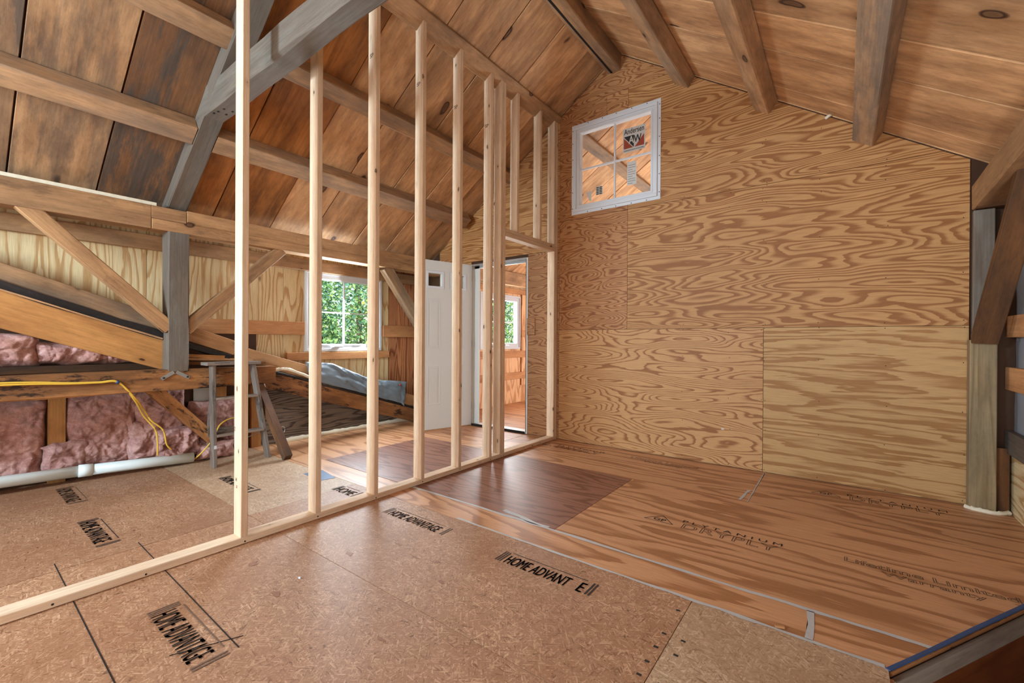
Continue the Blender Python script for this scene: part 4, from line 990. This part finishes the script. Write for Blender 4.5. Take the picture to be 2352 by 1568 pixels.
for z0, z1, mt_, lab_, we in ((1.14, 1.277, 'girt_pine', 'upper orange girt at the right edge', 0), (.80, .947, 'girt_pine', 'orange girt at the right edge, middle of the three', 0), (.39, .535, 'timber', 'dark weathered girt at the right edge, lowest of the three', .5)):
    o = beam('wall_girt', (.868, 2.4, (z0 + z1) / 2), (.868, 4.24, (z0 + z1) / 2), .036, z1 - z0, M[mt_], None, ch=.003, weather=we, tint=-.02 if we == 0 else -.25); tag(o, lab_, 'girt', 'right wall girts')
def sheetmesh():
    v, f = [], []; n, m = 40, 30
    for i in range(n + 1):
        for j in range(m + 1):
            y = 2.4 + 1.83 * i / n; z = .40 + 1.72 * j / m
            v.append((.893 + .010 * noise.fractal((y * 3, z * 2, 4), 1, 2, 3), y, z))
    for i in range(n):
        for j in range(m):
            a = i * (m + 1) + j; f.append((a, a + 1, a + m + 2, a + m + 1))
    o = obj('plastic_sheet', mesh('plastic_sheet', v, f, True), M['plastic']); tag(o, 'gray plastic sheeting behind the girts at the right edge', 'sheet')
sheetmesh()
o = beam('corner_trim', (.833, 4.20, .005), (.833, 4.20, .42), .06, .03, M['brown'], None, up=(0, 1, 0), ch=.002, tint=-.2); tag(o, 'short dark reddish board between the treated post and the right wall', 'board')

# ------------------------------------------------------------------ stairwell edge
dv = Vector((.51, .86, 0)).normalized(); nv2 = Vector((.86, -.51, 0)).normalized()
A0 = Vector((.13, 1.94, 0))
rim = thing('stairwell_rim', 'framed edge of the stairwell opening with blue membrane in the lower right corner', 'stairwell edge', tuple(A0))
def rimbar(name, off, z, h_, t, mat, L=1.44, **kw):
    p = A0 + nv2 * (off + t / 2) + Vector((0, 0, z))
    return beam(name, p - dv * .0, p + dv * L, t, h_, M[mat], rim, ch=.002, **kw)
rimbar('membrane_edge', -.012, .001, .006, .016, 'blue', seg=30, rough=.003)
rimbar('floor_edge', .001, -.012, .018, .004, 'stained')
rimbar('rim_board', .002, -.058, .066, .018, 'timber', weather=.5, tint=.35)
rimbar('stair_panel', .004, -.60, 1.02, .012, 'panel_dark')
o = boxes('well_side', [(XW + .001, XW + .012, YF, 1.93, -1.6, -.02)], M['ply_floor'], None, rim)

# ------------------------------------------------------------------ scraps on the floor
for (x, y, s, lab_) in ((-.203, 1.965, .03, 'small pale wood chip on the floor plywood near the gray seam'), (-1.99, 1.02, .012, 'white crumb on the strand board in front of the second stud')):
    o = beam('wood_chip', (x, y, .006), (x + s, y + s * .3, .007), s * .45, .008, M['white'] if s < .02 else M['girt_pine'], None, ch=.001); tag(o, lab_, 'debris')

# ------------------------------------------------------------------ trees outside the windows
def tree(x, y, h_, r, n, mat, label, z0=-2.9):
    t = thing('tree', label, 'tree', (x, y, z0), 'trees outside the windows')
    tube('trunk', smooth_path([(x, y, z0), (x + .1, y + .1, z0 + h_ * .4), (x + .05, y - .1, z0 + h_ * .85)], 4), .12, M['timber'], t, n=8, rf=lambda i, k: 1 - .05 * i)
    v, f = [], []
    for i in range(n):
        u = Vector((R.gauss(0, 1), R.gauss(0, 1), R.gauss(0, 1))).normalized() * (R.random() ** .4)
        lump = .75 + .45 * noise.noise((u.x * 2.3 + x, u.y * 2.3 + y, u.z * 2.3))
        c = Vector((x + u.x * r * lump, y + u.y * r * lump, z0 + h_ * .52 + u.z * h_ * .50 * lump))
        a = Vector((R.gauss(0, 1), R.gauss(0, 1), R.gauss(0, 1))).normalized(); b = a.cross(Vector((R.gauss(0, 1), R.gauss(0, 1), R.gauss(0, 1)))).normalized()
        s = R.uniform(.03, .07); k = len(v)
        v += [c - a * s, c + b * s * .55, c + a * s, c - b * s * .55]; f.append((k, k + 1, k + 2, k + 3))
    o = obj('foliage', mesh('foliage', v, f), M[mat], None, t); o['kind'] = 'stuff'
for q in ((-9.5, 5.2, 7.4, 1.7, 9000, 'leaf', 'green tree outside, left in the dormer window'), (-9.0, 7.3, 7.0, 1.6, 9000, 'leaf_yellow', 'yellow-green tree outside, right in the dormer window'),
          (-12.5, 8.2, 9.5, 2.4, 9000, 'leaf', 'tall green tree standing behind the two nearer ones'), (-12.5, 5.6, 9.0, 2.0, 8000, 'leaf', 'dark green tree farther back at the left'),
          (-9.5, 11.3, 8.0, 1.9, 9000, 'leaf', 'bright green tree outside the window of the next room'), (-12.5, 14.6, 9.0, 2.4, 8000, 'leaf_yellow', 'pale green tree farther back beyond the next room'), (-10.8, 9.3, 8.0, 1.7, 8000, 'leaf', 'slim green tree between the two windows outside')):
    tree(*q)
